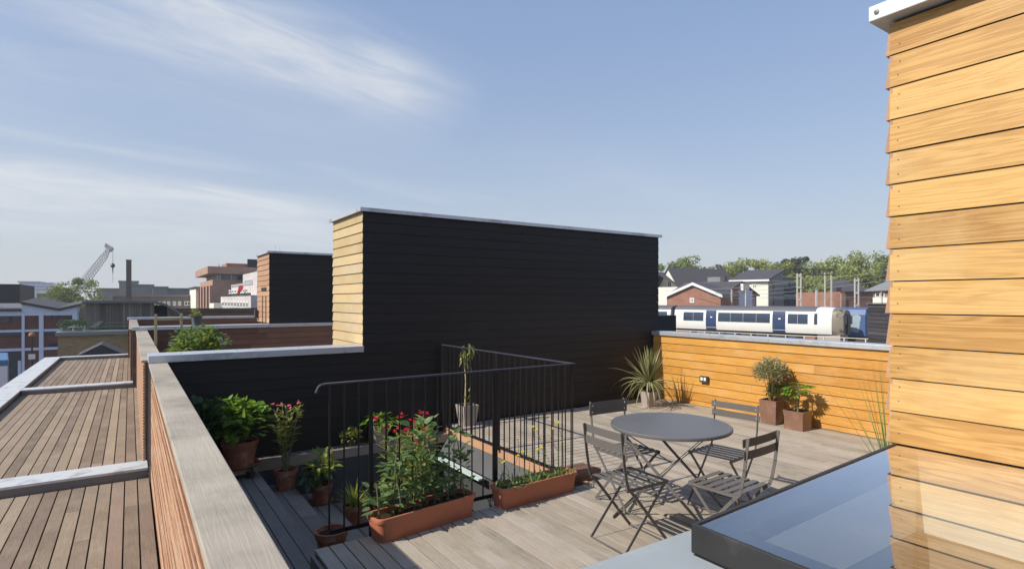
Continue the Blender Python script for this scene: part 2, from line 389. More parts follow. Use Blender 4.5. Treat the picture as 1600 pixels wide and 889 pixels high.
def thing(name, label, cat, loc=(0, 0, 0), rz=0, group=None):
    o = bpy.data.objects.new(name, None); COL.objects.link(o); o.empty_display_size = .1
    o.location = loc; o.rotation_euler = (0, 0, rz)
    return tag(o, label, cat, group)
def struct(o, label=None):
    o['kind'] = 'structure'
    return tag(o, label)
def BOX(*a): return MB().box(*a)

# shiplap cladding: boards between (x0,y0) and (x1,y1); n is the outward normal
def clad(mb, a, b, z0, z1, pitch, n, joints=0, th0=.010, th1=.024, gap=.004, trim_top=True):
    a, b, n = Vector(a), Vector(b), Vector(n); L = (b-a).length; d = (b-a)/L
    k = int(math.ceil((z1-z0)/pitch-1e-4)); z_hi = z1
    for i in range(k):
        zt = z1-i*pitch; zb = max(z0, zt-pitch)+gap
        if zt-zb < .02: continue
        cuts = [0.0, L]
        if joints:
            c = random.uniform(.6, 2.6)
            while c < L-.5:
                cuts.append(c); c += random.uniform(1.4, joints)
        cuts.sort()
        for q in range(len(cuts)-1):
            s0, s1 = cuts[q]+(.0012 if q else 0), cuts[q+1]
            wob = random.uniform(-.0015, .0015); wob2 = random.uniform(-.0015, .0015)
            P = lambda s_, o_, z_: (a.x+d.x*s_+n.x*o_, a.y+d.y*s_+n.y*o_, z_)
            c8 = [P(s0, 0, zb), P(s1, 0, zb), P(s1, th1+wob, zb), P(s0, th1+wob2, zb),
                  P(s0, 0, zt), P(s1, 0, zt), P(s1, th0, zt), P(s0, th0, zt)]
            if d.cross(n) < 0 if False else (d.x*n.y-d.y*n.x) < 0: c8 = [c8[1], c8[0], c8[3], c8[2], c8[5], c8[4], c8[7], c8[6]]
            mb.hexa(c8)
def boards_y(mb, x0, x1, y0, y1, zt, pitch=.1, gap=.007, th=.025, jl=(2.8, 4.8)):
    x = x0
    while x < x1-.012:
        xe = min(x+pitch-gap, x1); cuts = [y0]
        c = y0+random.uniform(.4, jl[1])
        while c < y1-.4: cuts.append(c); c += random.uniform(*jl)
        cuts.append(y1)
        for a, b in zip(cuts, cuts[1:]):
            dz = random.uniform(-.0012, .0008); ins = .0015
            mb.box(x, xe, a+ins, b-ins, zt-th, zt+dz)
        x += pitch

# ================================================================== large structure
GZ = -9.5
class Frame:        # building frame standing at a place in town: front line from p0 to p1, depth away from the viewer
    def __init__(s, u0, d0, u1, d1):
        s.p0 = bgp(u0, d0); s.p1 = bgp(u1, d1); s.W = (s.p1-s.p0).length; s.d = (s.p1-s.p0)/s.W
        s.n = Vector((-s.d.y, s.d.x)); s.dm = (d0+d1)/2
        if s.n.dot(Vector((sn, cs))) < 0: s.n = -s.n
    def pt(s, a, t, z): q = s.p0+s.d*a+s.n*t; return (q.x, q.y, z)
    def z(s, v): return CAM_Z-(v-UH)/F_PX*s.dm
    def s(s, u, t=0):       # length along the front at which the front line meets the sight line of column u
        k = (u-800)/F_PX; cr = lambda q: (q.x*cs-q.y*sn, q.x*sn+q.y*cs)
        r0, f0 = cr(s.p0+s.n*t); rd, fd = cr(s.d)
        return (k*f0-r0)/(rd-k*fd)
class FX(Frame):    # front along the street grid (+X), depth +Y
    def __init__(s, u0, d0, u1, um=None):
        s.p0 = bgp(u0, d0); s.d = Vector((1, 0)); s.n = Vector((0, 1)); s.W = s.s(u1)
        a = s.s(um) if um is not None else 0; q = s.p0+s.d*a; s.dm = q.x*sn+q.y*cs
class FY(Frame):    # side face along +Y from its near corner, depth +X
    def __init__(s, u0, d0, u1, um=None):
        s.p0 = bgp(u0, d0); s.d = Vector((0, 1)); s.n = Vector((1, 0)); s.W = s.s(u1)
        a = s.s(um) if um is not None else 0; q = s.p0+s.d*a; s.dm = q.x*sn+q.y*cs
def bgp(u, d):
    r = (u-800)/F_PX*d; return Vector((d*sn+r*cs, d*cs-r*sn))
def zat(v, d): return CAM_Z-(v-UH)/F_PX*d

g = MB(); g.add([(-3000, -3000, GZ), (3000, -3000, GZ), (3000, 3000, GZ), (-3000, 3000, GZ)], [(0, 1, 2, 3)])
struct(g.build('ground', 'ground'))
g = MB(); g.add([(-60, -60, GZ+.004), (-2.6, -60, GZ+.004), (-2.6, 90, GZ+.004), (-60, 90, GZ+.004)], [(0, 1, 2, 3)])
struct(g.build('road', 'asphalt'))
g = MB(); g.box(-4.6, -2.2, -60, 90, GZ-.1, GZ+.12); struct(g.build('pavement', 'concrete'))

# ---- own house and neighbours under the terraces
NY = [6.90, 14.2, 21.5]          # party lines
h = thing('terraced_house', 'row of flat-topped houses carrying the timber roof terraces', 'building', (2.8, 10, GZ))
mb = MB()
mb.box(-2.10, .17, -3.2, 21.9, 0, 9.33-.0)           # front range, under the slatted roofs (local z)
mb.box(.17, 7.75, 7.35, 21.9, 0, 9.42)
mb.box(.17, 1.05, -3.2, 3.96, 0, 9.2); mb.box(1.06, 7.60, 1.1, 3.96, 0, 9.44); mb.box(3.62, 7.60, 3.97, 6.88, 0, 9.44)
mb.box(.17, 3.60, 3.97, 6.95, 0, 6.4)
for i, v in enumerate(mb.v): mb.v[i] = (v[0]-2.8, v[1]-10, v[2])
mb.build('wall', 'yellow_brick', h, uv=True)

# ---- terrace deck
mb = MB(); boards_y(mb, 1.05, 3.5, 1.13, 3.98, 0, gap=.009); boards_y(mb, 3.55, 7.62, 1.13, 6.87, 0, gap=.009)
struct(mb.build('terrace_deck', 'deck_y', bevel=.0015), 'weathered timber decking of the roof terrace')
mb = MB(); mb.box(1.045, 3.56, 3.94, 3.975, -.165, -.03); mb.box(1.02, 1.044, 1.1, 3.975, -.165, -.03)
struct(mb.build('deck_edge', 'step_y'))
# ---- stairs down to +X
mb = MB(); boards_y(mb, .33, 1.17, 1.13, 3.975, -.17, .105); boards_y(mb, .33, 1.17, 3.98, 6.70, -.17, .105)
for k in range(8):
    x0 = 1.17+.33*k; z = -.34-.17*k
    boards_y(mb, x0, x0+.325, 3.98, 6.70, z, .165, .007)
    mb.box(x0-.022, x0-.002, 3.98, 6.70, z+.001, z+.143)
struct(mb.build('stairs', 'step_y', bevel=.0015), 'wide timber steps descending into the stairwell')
# kerb and wall of the stairwell
k = thing('stairwell_surround', 'orange timber kerb and grey wall around the stair opening', 'stair opening', (3.55, 5.4, 0))
mb = MB(); mb.box(-.05, .0, -1.42, 1.46, -.095, .015); mb.build('kerb', 'kerbwood', k, bevel=.002)
mb = MB(); mb.hexa([(-.20, -1.42, -.30), (-.002, -1.42, -.30), (-.002, 1.3, -.30), (-.20, 1.3, -.30), (-.05, -1.42, -.097), (-.002, -1.42, -.097), (-.002, 1.3, -.097), (-.05, 1.3, -.097)])
mb.build('flashing', 'darkgrey', k)
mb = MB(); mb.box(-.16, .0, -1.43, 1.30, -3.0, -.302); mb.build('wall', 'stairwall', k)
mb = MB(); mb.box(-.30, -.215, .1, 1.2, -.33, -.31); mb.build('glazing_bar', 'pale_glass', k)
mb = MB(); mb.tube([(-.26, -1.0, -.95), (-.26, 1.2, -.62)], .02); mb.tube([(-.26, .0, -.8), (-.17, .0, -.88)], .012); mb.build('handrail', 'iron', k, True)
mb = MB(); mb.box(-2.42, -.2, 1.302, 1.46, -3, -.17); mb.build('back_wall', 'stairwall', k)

# ---- shelf along the dark wall
sh = MB()
x = 1.13
while x < 3.48:
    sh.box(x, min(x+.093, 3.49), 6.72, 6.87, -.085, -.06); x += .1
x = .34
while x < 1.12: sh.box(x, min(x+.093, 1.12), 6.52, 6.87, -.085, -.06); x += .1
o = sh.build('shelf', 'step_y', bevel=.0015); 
tag(o, 'low timber shelf of short boards along the foot of the black wall, holding pots', 'shelf')
fs = MB(); fs.box(1.125, 3.49, 6.695, 6.718, -.168, -.062); fs.box(.34, 1.12, 6.5, 6.518, -.12, -.062)
fs.build('fascia', 'deck_x', o)

# ---- black party wall + stair tower behind
def cap(mb, x0, x1, y0, y1, z0, z1): mb.box(x0, x1, y0, y1, z0, z1)
pw = thing('party_wall', 'low black boarded wall with bright metal cap left of the black tower', 'wall', (1.2, 6.95, 0))
mb = MB(); clad(mb, (-1.03, -.038), (1.208, -.038), -.06, 1.06, .127, (0, -1), th0=.016, th1=.023, gap=.003); mb.build('cladding', 'black_x', pw)
mb = MB(); mb.box(-1.03, 1.208, -.036, .24, -.06, 1.058); mb.build('core', 'darkbox', pw)
mb = MB(); mb.box(-1.045, 1.205, -.10, .29, 1.06, 1.135); mb.build('metal_cap', 'metal', pw, bevel=.004)
mb = MB()
for sx_, sy_ in ((-.75, .02), (-.2, .1), (.45, .0), (.62, .12), (1.0, .05)): mb.lathe([(.006, 0), (.006, .004), (.0, .006)], 8, (sx_, sy_, 1.135))
mb.build('screw', 'metal_shade', pw)

def tower(label, x0, x1, y0, y1, zt, end_mat, side_mat, z0=0., pitch=.127, endz=None, small=False):
    t = thing('stair_tower', label, 'roof structure', (x0, y0, 0))
    Lx, Ly = x1-x0, y1-y0
    mb = MB(); mb.box(.012, Lx-.012, .012, Ly-.012, z0, zt-.06); mb.build('core', 'darkbox', t)
    mb = MB(); clad(mb, (.012, Ly), (.012, -.002), endz or z0, zt-.045, pitch, (-1, 0)); mb.build('end_cladding', end_mat, t)
    mb = MB(); clad(mb, (-.002, .012), (Lx, .012), z0, zt-.045, pitch, (0, -1), joints=4.5, th0=.016, th1=.022, gap=.003); clad(mb, (Lx, Ly-.012), (0, Ly-.012), z0, zt-.045, pitch, (0, 1))
    clad(mb, (Lx-.012, 0), (Lx-.012, Ly), z0, zt-.045, pitch, (1, 0))
    mb.build('side_cladding', side_mat, t)
    mb = MB(); mb.box(-.045, Lx+.045, -.045, Ly+.045, zt-.04, zt); mb.box(-.05, Lx+.05, -.05, -.046, zt-.045, zt+.003); mb.box(-.05, -.046, -.05, Ly+.05, zt-.045, zt+.003)
    x = 1.4
    while x < Lx: mb.box(x, x+.06, -.0535, -.0502, zt-.047, zt+.0045); x += 2.0
    mb.build('metal_cap', 'metal', t, bevel=.003)
    return t
tower('long black boarded stair tower with pale gold end boards, centre of view', 2.41, 7.78, 6.90, 8.15, 2.85, 'cedar_pale', 'black_x', endz=1.0)
t2 = tower('smaller boarded stair tower farther off with brown end and vent slot', 2.72, 7.9, 14.25, 15.75, 2.85, 'cedar_brown', 'black_x', endz=1.14)
mb = MB(); mb.box(-.03, -.018, .28, .85, 1.93, 2.0); mb.build('vent_slot', 'iron', t2)
mb = MB(); mb.box(-.028, -.016, .72, .74, .9, 1.8); mb.box(-.028, -.016, .3, .32, .9, 1.8); mb.build('door_outline', 'iron', t2)
mb = MB(); mb.box(-.09, -.02, 1.30, 1.46, 1.25, 1.45); mb.build('lamp', 'plastic', t2)
MB().tube([(.35, 1.1, 2.85), (.35, 1.1, 3.1)], .006).build('aerial', 'mast', t2); MB().tube([(.5, 1.3, 2.85), (.5, 1.3, 3.08)], .006).build('aerial', 'mast', t2)

# near tower, right
T0X, T0Y = 2.50, 1.03
nt = thing('stair_tower', 'tall bright cedar-boarded tower filling the right edge above the rooflight', 'roof structure', (T0X, T0Y, 0))
mb = MB(); mb.box(.012, 5.2, -1.28, -.012, .0, 2.80); mb.build('core', 'darkbox', nt)
mb = MB(); clad(mb, (.012, -1.3), (.012, -.003), 1.1435, 2.80, .1275, (-1, 0), th0=.011, th1=.0175)
nf0 = len(mb.f)
for i in range(13):
    for yy in (-.035, -.62, -1.21):
        for dz in (.030, .085):
            y_, z_ = yy+random.uniform(-.004, .004), 2.80-i*.1275-dz+random.uniform(-.004, .004)
            xx = .012-.012-(.008*dz/.1235)-.0006; pts = [(xx, y_+.0022*math.cos(a*.785), z_+.0022*math.sin(a*.785)) for a in range(8)]; mb.add(pts, [tuple(range(8))[::-1]])
fc = mb.build('front_cladding', 'cedar_y', nt); fc.data.materials.append(M['nail'])
for pg in fc.data.polygons[nf0:]: pg.material_index = 1
mb = MB(); clad(mb, (0.0, -.012), (5.2, -.012), .0, 2.80, .1275, (0, 1), th1=.026); mb.build('side_cladding', 'cedar_brown', nt)
mb = MB(); mb.box(-.06, 5.25, -1.33, .05, 2.812, 2.872); mb.build('metal_cap', 'metal_flat', nt, bevel=.003)
mb = MB(); mb.lathe([(.009, 0), (.009, .004), (.0, .006)], 10, (0, 0, 0))
mb.v = [(-.06-z_, y_+.02, x_+2.842) for x_, y_, z_ in mb.v]; mb.build('screw', 'metal_shade', nt)

# ---- orange parapet at far right
PX = 7.64
pp = thing('parapet_wall', 'waist-high orange cedar wall with metal cap closing the terrace', 'wall', (PX, 4, 0))
mb = MB(); clad(mb, (.012, 2.88), (.012, -2.97), .0, 1.09, .1275, (-1, 0), joints=3.4); mb.build('cladding', 'cedar_p', pp)
mb = MB(); mb.box(.012, .2, -2.97, 2.88, -.3, 1.088); mb.build('core', 'darkbox', pp)
mb = MB(); mb.box(-.035, .26, -2.97, .7, 1.092, 1.155); mb.box(-.035, .26, .703, 2.9, 1.092, 1.156); mb.build('metal_cap', 'metal', pp, bevel=.004)
sk = thing('power_socket', 'small dark double outdoor socket fixed to the orange wall', 'socket', (PX-.016, 5.79, .44))
mb = MB(); mb.box(-.05, 0, -.075, .075, -.05, .05); mb.build('housing', 'plastic', sk, bevel=.006)
mb = MB(); mb.box(-.054, -.0505, -.05, -.01, -.02, .03); mb.box(-.054, -.0505, .01, .05, -.02, .03); mb.build('outlet', 'white_plastic', sk, bevel=.002)

# ---- left fence with silvered coping
def fence(label, x0, x1, y0, y1, zb, zt, group, seam=None):
    f = thing('terrace_fence', label, 'fence', ((x0+x1)/2, (y0+y1)/2, 0), 0, group)
    cx, cy = (x0+x1)/2, (y0+y1)/2; hy = (y1-y0)/2; hx = (x1-x0)/2
    mb = MB(); z = zb
    while z < zt-.05:
        mb.box(-hx+.017, -hx+.045, -hy, hy, z, z+.021); z += .0325
    mb.build('slats', 'slat' if seam else 'cedar_brown', f)
    mb = MB(); mb.box(-hx+.055, hx-.012, -hy, hy-.005, zb, zt-.03); mb.build('backing', 'metal_shade', f)
    mb = MB(); cuts = [-hy]+([seam-cy] if seam else [])+[hy]
    for a, b in zip(cuts, cuts[1:]): mb.box(-hx, hx, a+.0015, b-.0015, zt-.029, zt)
    mb.build('coping', 'coping_y', f, bevel=.004)
    mb = MB(); 
    for q in (.05,): mb.box(-hx+.002, -hx+.016, hy-.06, hy-.01, zb, zt-.03)
    mb.build('end_post', 'metal_shade', f)
    return f
fence('near slatted fence with broad pale grey timber coping running away from camera', .158, .322, -.6, 6.84, -.12, 1.06, 'slatted fences along the terraces', 4.75)
fence('middle slatted fence with brown-grey coping beyond the first metal cap', .10, .302, 7.26, 14.1, -.12, 1.06, 'slatted fences along the terraces')
fence('farthest slatted fence, its short pale coping beyond the second metal cap', -.02, .18, 14.55, 21.4, -.12, 1.08, 'slatted fences along the terraces')

# ---- lower slatted roofs on the left
for i, (y0, y1, lab) in enumerate(((-2.6, 6.93, 'nearest'), (7.31, 14.2, 'middle'), (14.56, 21.62, 'farthest'))):
    mb = MB(); boards_y(mb, -1.73+.012, .16, y0, y1, -.12, .105, .010, .022, (5, 9))
    struct(mb.build('slatted_roof', 'roof_y', bevel=.0015), lab+' lower roof covered with timber slats')
    mb = MB(); mb.box(-1.73, .17, y0, y1, -.16, -.15); struct(mb.build('roof_base', 'darkbox'))
kb = thing('roof_kerb', 'pale metal-capped kerb running along the outer edge of the slatted roofs', 'kerb', (-1.92, 9.5, 0))
mb = MB(); y = -12.1
while y < 12.4: mb.box(-.19, .19, y+.0015, min(y+2.45, 12.4)-.0015, -.045, -.02+.001*random.random()); y += 2.45
mb.build('cap', 'metal_flat', kb, bevel=.003)
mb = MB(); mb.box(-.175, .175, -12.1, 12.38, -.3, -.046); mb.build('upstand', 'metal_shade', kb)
for i, (y0, y1, lab) in enumerate(((6.95, 7.29, 'first'), (14.22, 14.54, 'second'), (21.64, 21.95, 'third'))):
    c = thing('roof_divider', lab+' metal-topped divider across the slatted roofs counted from camera', 'kerb', (-.78, (y0+y1)/2, 0), 0, 'dividers between slatted roofs')
    hy = (y1-y0)/2
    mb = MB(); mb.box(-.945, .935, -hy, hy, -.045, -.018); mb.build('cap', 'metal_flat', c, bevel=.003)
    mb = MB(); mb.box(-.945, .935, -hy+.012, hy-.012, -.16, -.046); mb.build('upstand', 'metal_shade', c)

# ---- party walls 2 and 3 and back wall
def pwall(label, x0, x1, y, zt, capm='metal'):
    q = thing('party_wall', label, 'wall', ((x0+x1)/2, y, 0)); L = (x1-x0)/2
    mb = MB(); clad(mb, (-L, 0), (L, 0), -.05, zt-.075, .127, (0, -1), joints=3.5); mb.build('cladding', 'cedar_dull', q)
    mb = MB(); mb.box(-L, L, .002, .3, -.05, zt-.08); mb.build('core', 'darkbox', q)
    mb = MB(); mb.box(-L-.02, L+.02, -.05, .34, zt-.072, zt); mb.build('metal_cap', capm, q, bevel=.004)
    return q
q2 = pwall('brown boarded wall behind the leafy bush with a round white lamp', .05, 7.7, 14.15, 1.14)
mb = MB(); mb.lathe([(0, .0), (.055, .0), (.065, .03), (.05, .07), (.0, .085)], 16); mb.v = [(x_-2.22, -z_-.026, y_+.80) for x_, y_, z_ in mb.v]
mb.build('bulkhead_lamp', 'white_plastic', q2, True)
pwall('brown boarded wall behind the second one, level metal cap', -.05, 7.8, 21.55, 1.14)
pwall('distant dark-topped brown wall beyond the last terrace', 1.6, 17, 40, 1.17, 'slate')
mb = MB(); mb.box(.32, 7.7, 7.35, 14.1, -.02, 0.0); mb.box(.2, 7.7, 14.55, 21.5, -.02, 0.0); struct(mb.build('neighbour_deck', 'deck_x'))

# ---- roof box with rooflight (near right)
RX0, RX1, RY1 = 1.27, 2.495, 1.01
zl, zr = 1.10, 1.147
rb = thing('roof_box', 'grey membrane roof edge under the black rooflight', 'roof', (1.4, .5, 0))
mb = MB(); mb.box(-1.07, .0, -1.6, .62, -.12, 1.02); mb.box(.0, 1.09, .44, .62, .0, 1.02); mb.box(.0, 1.09, -1.6, -1.45, 0, 1.02)
mb.build('roof', 'lead', rb, bevel=.012)
rl = thing('rooflight', 'large glazed rooflight with black frame in the right foreground', 'skylight', (0, 0, 0))
def zs(x): return zl+(zr-zl)*(x-RX0)/(RX1-RX0)
mb = MB()
def slab(x0, x1, y0, y1, dz0, dz1):
    mb.hexa([(x0, y0, zs(x0)+dz0), (x1, y0, zs(x1)+dz0), (x1, y1, zs(x1)+dz0), (x0, y1, zs(x0)+dz0), (x0, y0, zs(x0)+dz1), (x1, y0, zs(x1)+dz1), (x1, y1, zs(x1)+dz1), (x0, y1, zs(x0)+dz1)])
slab(RX0, RX0+.012, -1.4, RY1, -.078, .0); slab(RX0+.012, RX1, RY1-.012, RY1, -.078, .0); slab(RX0+.0121, RX1, -1.4, -1.388, -.078, 0)
slab(RX0+.012, RX0+.115, -1.388, RY1-.012, -.078, -.028); slab(RX0+.1151, RX1, RY1-.082, RY1-.012, -.078, -.028)
slab(RX0-.006, RX0+.10, -1.4, RY1-.01, -.10, -.079)
mb.build('frame', 'frame', rl, bevel=.0015)
mb = MB(); mb.add([(RX0+.0125, -1.38, zs(RX0)-.004), (RX1, -1.38, zs(RX1)-.004), (RX1, RY1-.0125, zs(RX1)-.004), (RX0+.0125, RY1-.0125, zs(RX0)-.004)], [(0, 1, 2, 3)])
mb.build('pane', 'glass', rl)
mb = MB()
X0s, X1s, Y1s = 1.405, 2.492, .93
mb.box(X0s-.02, X0s, -1.4, Y1s, .83, 1.005); mb.box(X1s-.004, X1s, -1.4, Y1s, .83, 1.128); mb.box(X0s, X1s-.005, Y1s, Y1s+.01, .83, 1.02)
mb.hexa([(X0s, Y1s, 1.021), (X1s-.005, Y1s, 1.021), (X1s-.005, Y1s+.01, 1.021), (X0s, Y1s+.01, 1.021), (X0s, Y1s, 1.027), (X1s-.005, Y1s, 1.069), (X1s-.005, Y1s+.01, 1.069), (X0s, Y1s+.01, 1.027)])
mb.build('light_shaft', 'white', rl)
rm = thing('room_below', 'dim room seen through the rooflight glass', 'room', (1.95, 0, 0))
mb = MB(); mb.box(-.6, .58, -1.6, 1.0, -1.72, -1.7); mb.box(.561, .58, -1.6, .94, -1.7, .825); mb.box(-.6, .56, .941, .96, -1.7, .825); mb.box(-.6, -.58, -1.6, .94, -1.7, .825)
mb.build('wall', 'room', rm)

# ================================================================== balustrade round the stairs
bl = thing('balustrade', 'black iron railing around the stair opening with thin uprights', 'railing', (2.6, 4.12, 0))
ox, oy = 2.6, 4.12
mb = MB()   # top rail: hooked end on the left, corner on the right, return to the wall
mb.bar((1.15-ox, 0, 1.105), (3.475-ox, 0, 1.105), .035, .012, (0, 1, 0)); mb.bar((3.475-ox, -.0175, 1.1052), (3.475-ox, 6.84-oy, 1.1052), .035, .012, (1, 0, 0))
mb.tube([(1.152-ox, 0, 1.103), (1.13-ox, 0, 1.10), (1.112-ox, 0, 1.085), (1.095-ox, 0, 1.045)], .0095, 8)
mb.build('top_rail', 'rail_top', bl, bevel=.002)
mb = MB(); mb.bar((1.19-ox, 0, .035), (3.47-ox, 0, .035), .03, .010, (0, 0, 1)); mb.build('bottom_rail', 'iron', bl)
mb = MB(); mb.bar((3.475-ox, .01, .045), (3.475-ox, 6.84-oy, .045), .03, .012, (1, 0, 0)); mb.build('bottom_rail', 'iron', bl)
posts = [(1.50, 0, .025), (2.60, 0, .034)]
for x, y, w_ in posts:
    mb = MB(); mb.box(x-ox-w_/2, x-ox+w_/2, -w_/2, w_/2, -.16 if x < 2 else -.0, 1.098); mb.build('post', 'iron', bl)
for y in (5.45, 6.82):
    mb = MB(); mb.box(3.475-ox-.02, 3.475-ox+.02, y-oy-.02, y-oy+.02, .0, 1.098); mb.build('post', 'iron', bl)
x = 1.19
while x < 3.46:
    if min(abs(x-p_[0]) for p_ in posts) > .04:
        mb = MB(); mb.tube([(x-ox, 0, .05), (x-ox, 0, 1.098)], .0065, 6); mb.build('baluster', 'iron', bl)
    x += .1075
y = 4.13
while y < 6.8:
    if abs(y-5.45) > .045:
        mb = MB(); mb.tube([(3.475-ox, y-oy, .052), (3.475-ox, y-oy, 1.098)], .0065, 6); mb.build('baluster', 'iron', bl)
    y += .1075
mb = MB(); mb.box(1.49-ox, 1.51-ox, .0, .012, -.0, -.001)

# ================================================================== furniture
def bistro_table(x, y, rz):
    t = thing('bistro_table', 'round grey metal bistro table in the middle of four chairs', 'table', (x, y, 0), rz)
    mb = MB(); prof = [(0, .716), (.43, .716), (.452, .714), (.463, .718), (.470, .712), (.472, .700), (.468, .690), (.460, .688), (.458, .698), (0, .702)]
    prof[0] = (.0, .7165); mb.lathe(prof, 72); mb.build('tabletop', 'table_paint', t, True)
    for sx in (-1, 1):
        mb = MB(); mb.bar((.29*sx, .33, .70), (.29*sx, -.36, .012), .022, .006, (1, 0, 0) if 0 else (0, .7, .7)); mb.build('leg', 'grey_paint', t)
        mb = MB(); mb.bar((.31*sx+.0, -.33, .70), (.22*sx, .36, .012), .022, .006, (0, .7, -.7)); mb.build('leg', 'grey_paint', t)
    for q_ in (-.36, .36): mb = MB(); mb.bar((-.33, q_, .014), (.33, q_, .014), .02, .006, (0, 0, 1)); mb.build('foot_bar', 'grey_paint', t)
    mb = MB(); mb.tube([(-.3, 0, .36), (.3, 0, .36)], .006); mb.tube([(-.29, .31, .69), (.27, .06, .33)], .005); mb.build('brace', 'grey_paint', t)
    mb = MB(); mb.bar((-.33, .33, .694), (.33, .33, .694), .025, .008, (0, 1, 0)); mb.bar((-.33, -.33, .694), (.33, -.33, .694), .025, .008, (0, 1, 0)); mb.build('top_bracket', 'grey_paint', t)
    return t
bistro_table(3.585, 3.055, R(26))
def bistro_chair(label, x, y, rz, gapless=False):
    t = thing('bistro_chair', label, 'chair', (x, y, 0), rz, 'folding slatted chairs round the bistro table')
    hw = .185
    for sx in (-1, 1):
        mb = MB(); X = sx*(hw+.008)       # back upright running down to the front foot
        pts = [(X, -.245, .825), (X, -.222, .62), (X, -.200, .50), (X, -.185, .455), (X, -.14, .41), (X, .20, .012)]
        for a, b in zip(pts, pts[1:]):
            a_, b_ = Vector(a), Vector(b); e_ = (b_-a_).normalized()*.004
            mb.bar(a_-e_, b_+e_, .021, .006, Vector((0, (b_-a_).z, -(b_-a_).y)))
        mb.build('leg', 'grey_paint', t)
        mb = MB(); X = sx*(hw-.012); mb.bar((X, .185, .44), (X, -.20, .012), .021, .006, (0, .7, -.7)); mb.build('leg', 'grey_paint', t)
        mb = MB(); mb.bar((sx*(hw-.001), -.19, .438), (sx*(hw-.001), .20, .438), .022, .005, (0, 0, 1)); mb.build('seat_rail', 'grey_paint', t)
    for k in range(6):
        y0 = -.175+k*.066
        mb = MB(); mb.box(-hw-.006, hw+.006, y0, y0+.043, .450, .4535); mb.build('seat_slat', 'grey_paint', t, bevel=.001)
    for zc in ((.795, .739) if gapless else (.795, .72)):
        mb = MB(); n = 8; vs = []; fs = []
        for i in range(n+1):
            a = -1+2*i/n; xx = a*.215; yy = -.232-.012*(1-a*a)+(zc-.795)*-.11*-1
            for dy, dz in ((0, -.027), (0, .027), (-.0035, .027), (-.0035, -.027)): vs.append((xx, yy+dy+.012, zc+dz))
        for i in range(n):
            for q in range(4): fs.append((i*4+q, i*4+(q+1) % 4, i*4+4+(q+1) % 4, i*4+4+q))
        fs += [(3, 2, 1, 0), (n*4, n*4+1, n*4+2, n*4+3)]
        mb.add(vs, fs); o = mb.build('back_slat', 'grey_paint', t)
        r_ = MB()
        for sx in (-1, 1): r_.lathe([(.0055, 0), (.0045, .003), (0, .004)], 8)
        n8 = len(r_.v)//2
        r_.v = [(x_+(-hw if i < n8 else hw), -.222+(zc-.795)*.11+z_+.002, y_+zc) for i, (x_, y_, z_) in enumerate(r_.v)]
        r_.build('rivet', 'metal', o)
    mb = MB(); mb.tube([(-hw, .195, .016), (hw, .195, .016)], .005, 6); mb.build('foot_bar', 'grey_paint', t)
    mb = MB(); mb.tube([(-hw+.012, -.195, .016), (hw-.012, -.195, .016)], .005, 6); mb.build('foot_bar', 'grey_paint', t)
    mb = MB(); mb.tube([(-hw, .07, .165), (hw, .07, .165)], .004, 6); mb.build('brace', 'grey_paint', t)
    return t
bistro_chair('grey folding chair nearest the terracotta troughs, seen from behind its back', 2.93, 2.87, R(-92))
bistro_chair('grey folding chair nearest the black rooflight, its back towards camera right', 3.42, 2.40, R(4))
bistro_chair('dark-backed folding chair beyond the table, closest to the black wall', 3.48, 3.43, R(178), True)
bistro_chair('grey folding chair beyond the table, closest to the orange wall', 4.07, 2.93, R(97))

# ================================================================== pots and plants
def round_pot(root, r, hgt, mat='terra_old', rim=.045, saucer=False, soil=True):
    mb = MB(); rb_ = r*.70
    mb.lathe([(0, 0), (rb_, 0), (r*.93, hgt-rim), (r, hgt-rim), (r*1.02, hgt), (r*.90, hgt), (r*.86, hgt-rim)], 32)
    o = mb.build('pot', mat, root, True)
    if soil: MB().disc(r*.87, hgt-rim*.7, 24).build('soil', 'soil', root)
    if saucer:
        mb = MB(); mb.lathe([(0, -.0), (r*.95, .0), (r*1.12, .028), (r*1.08, .03), (r*.92, .008)], 32); mb.build('saucer', mat, root, True)
        o.location.z = .01
    return o
def square_pot(root, r, hgt, mat, flare=.85, belly=0, rim=.012):
    mb = MB(); n = 48; pr = []
    for i in range(9):
        u = i/8; pr.append((r*(flare+(1-flare)*u-belly*math.sin(math.pi*u)), hgt*u))
    pr += [(r-rim, hgt), (r-rim, hgt-.04)]
    mb.lathe([(0, 0)]+pr, n, sq=.92)
    mb.build('pot', mat, root, True)
    MB().disc(r-rim, hgt-.03, n, sq=.92).build('soil', 'soil', root)
def rdir(lo=-.3, hi=1): 
    a = random.random()*6.283; z = random.uniform(lo, hi); q = math.sqrt(max(0, 1-z*z)); return Vector((q*math.cos(a), q*math.sin(a), z))
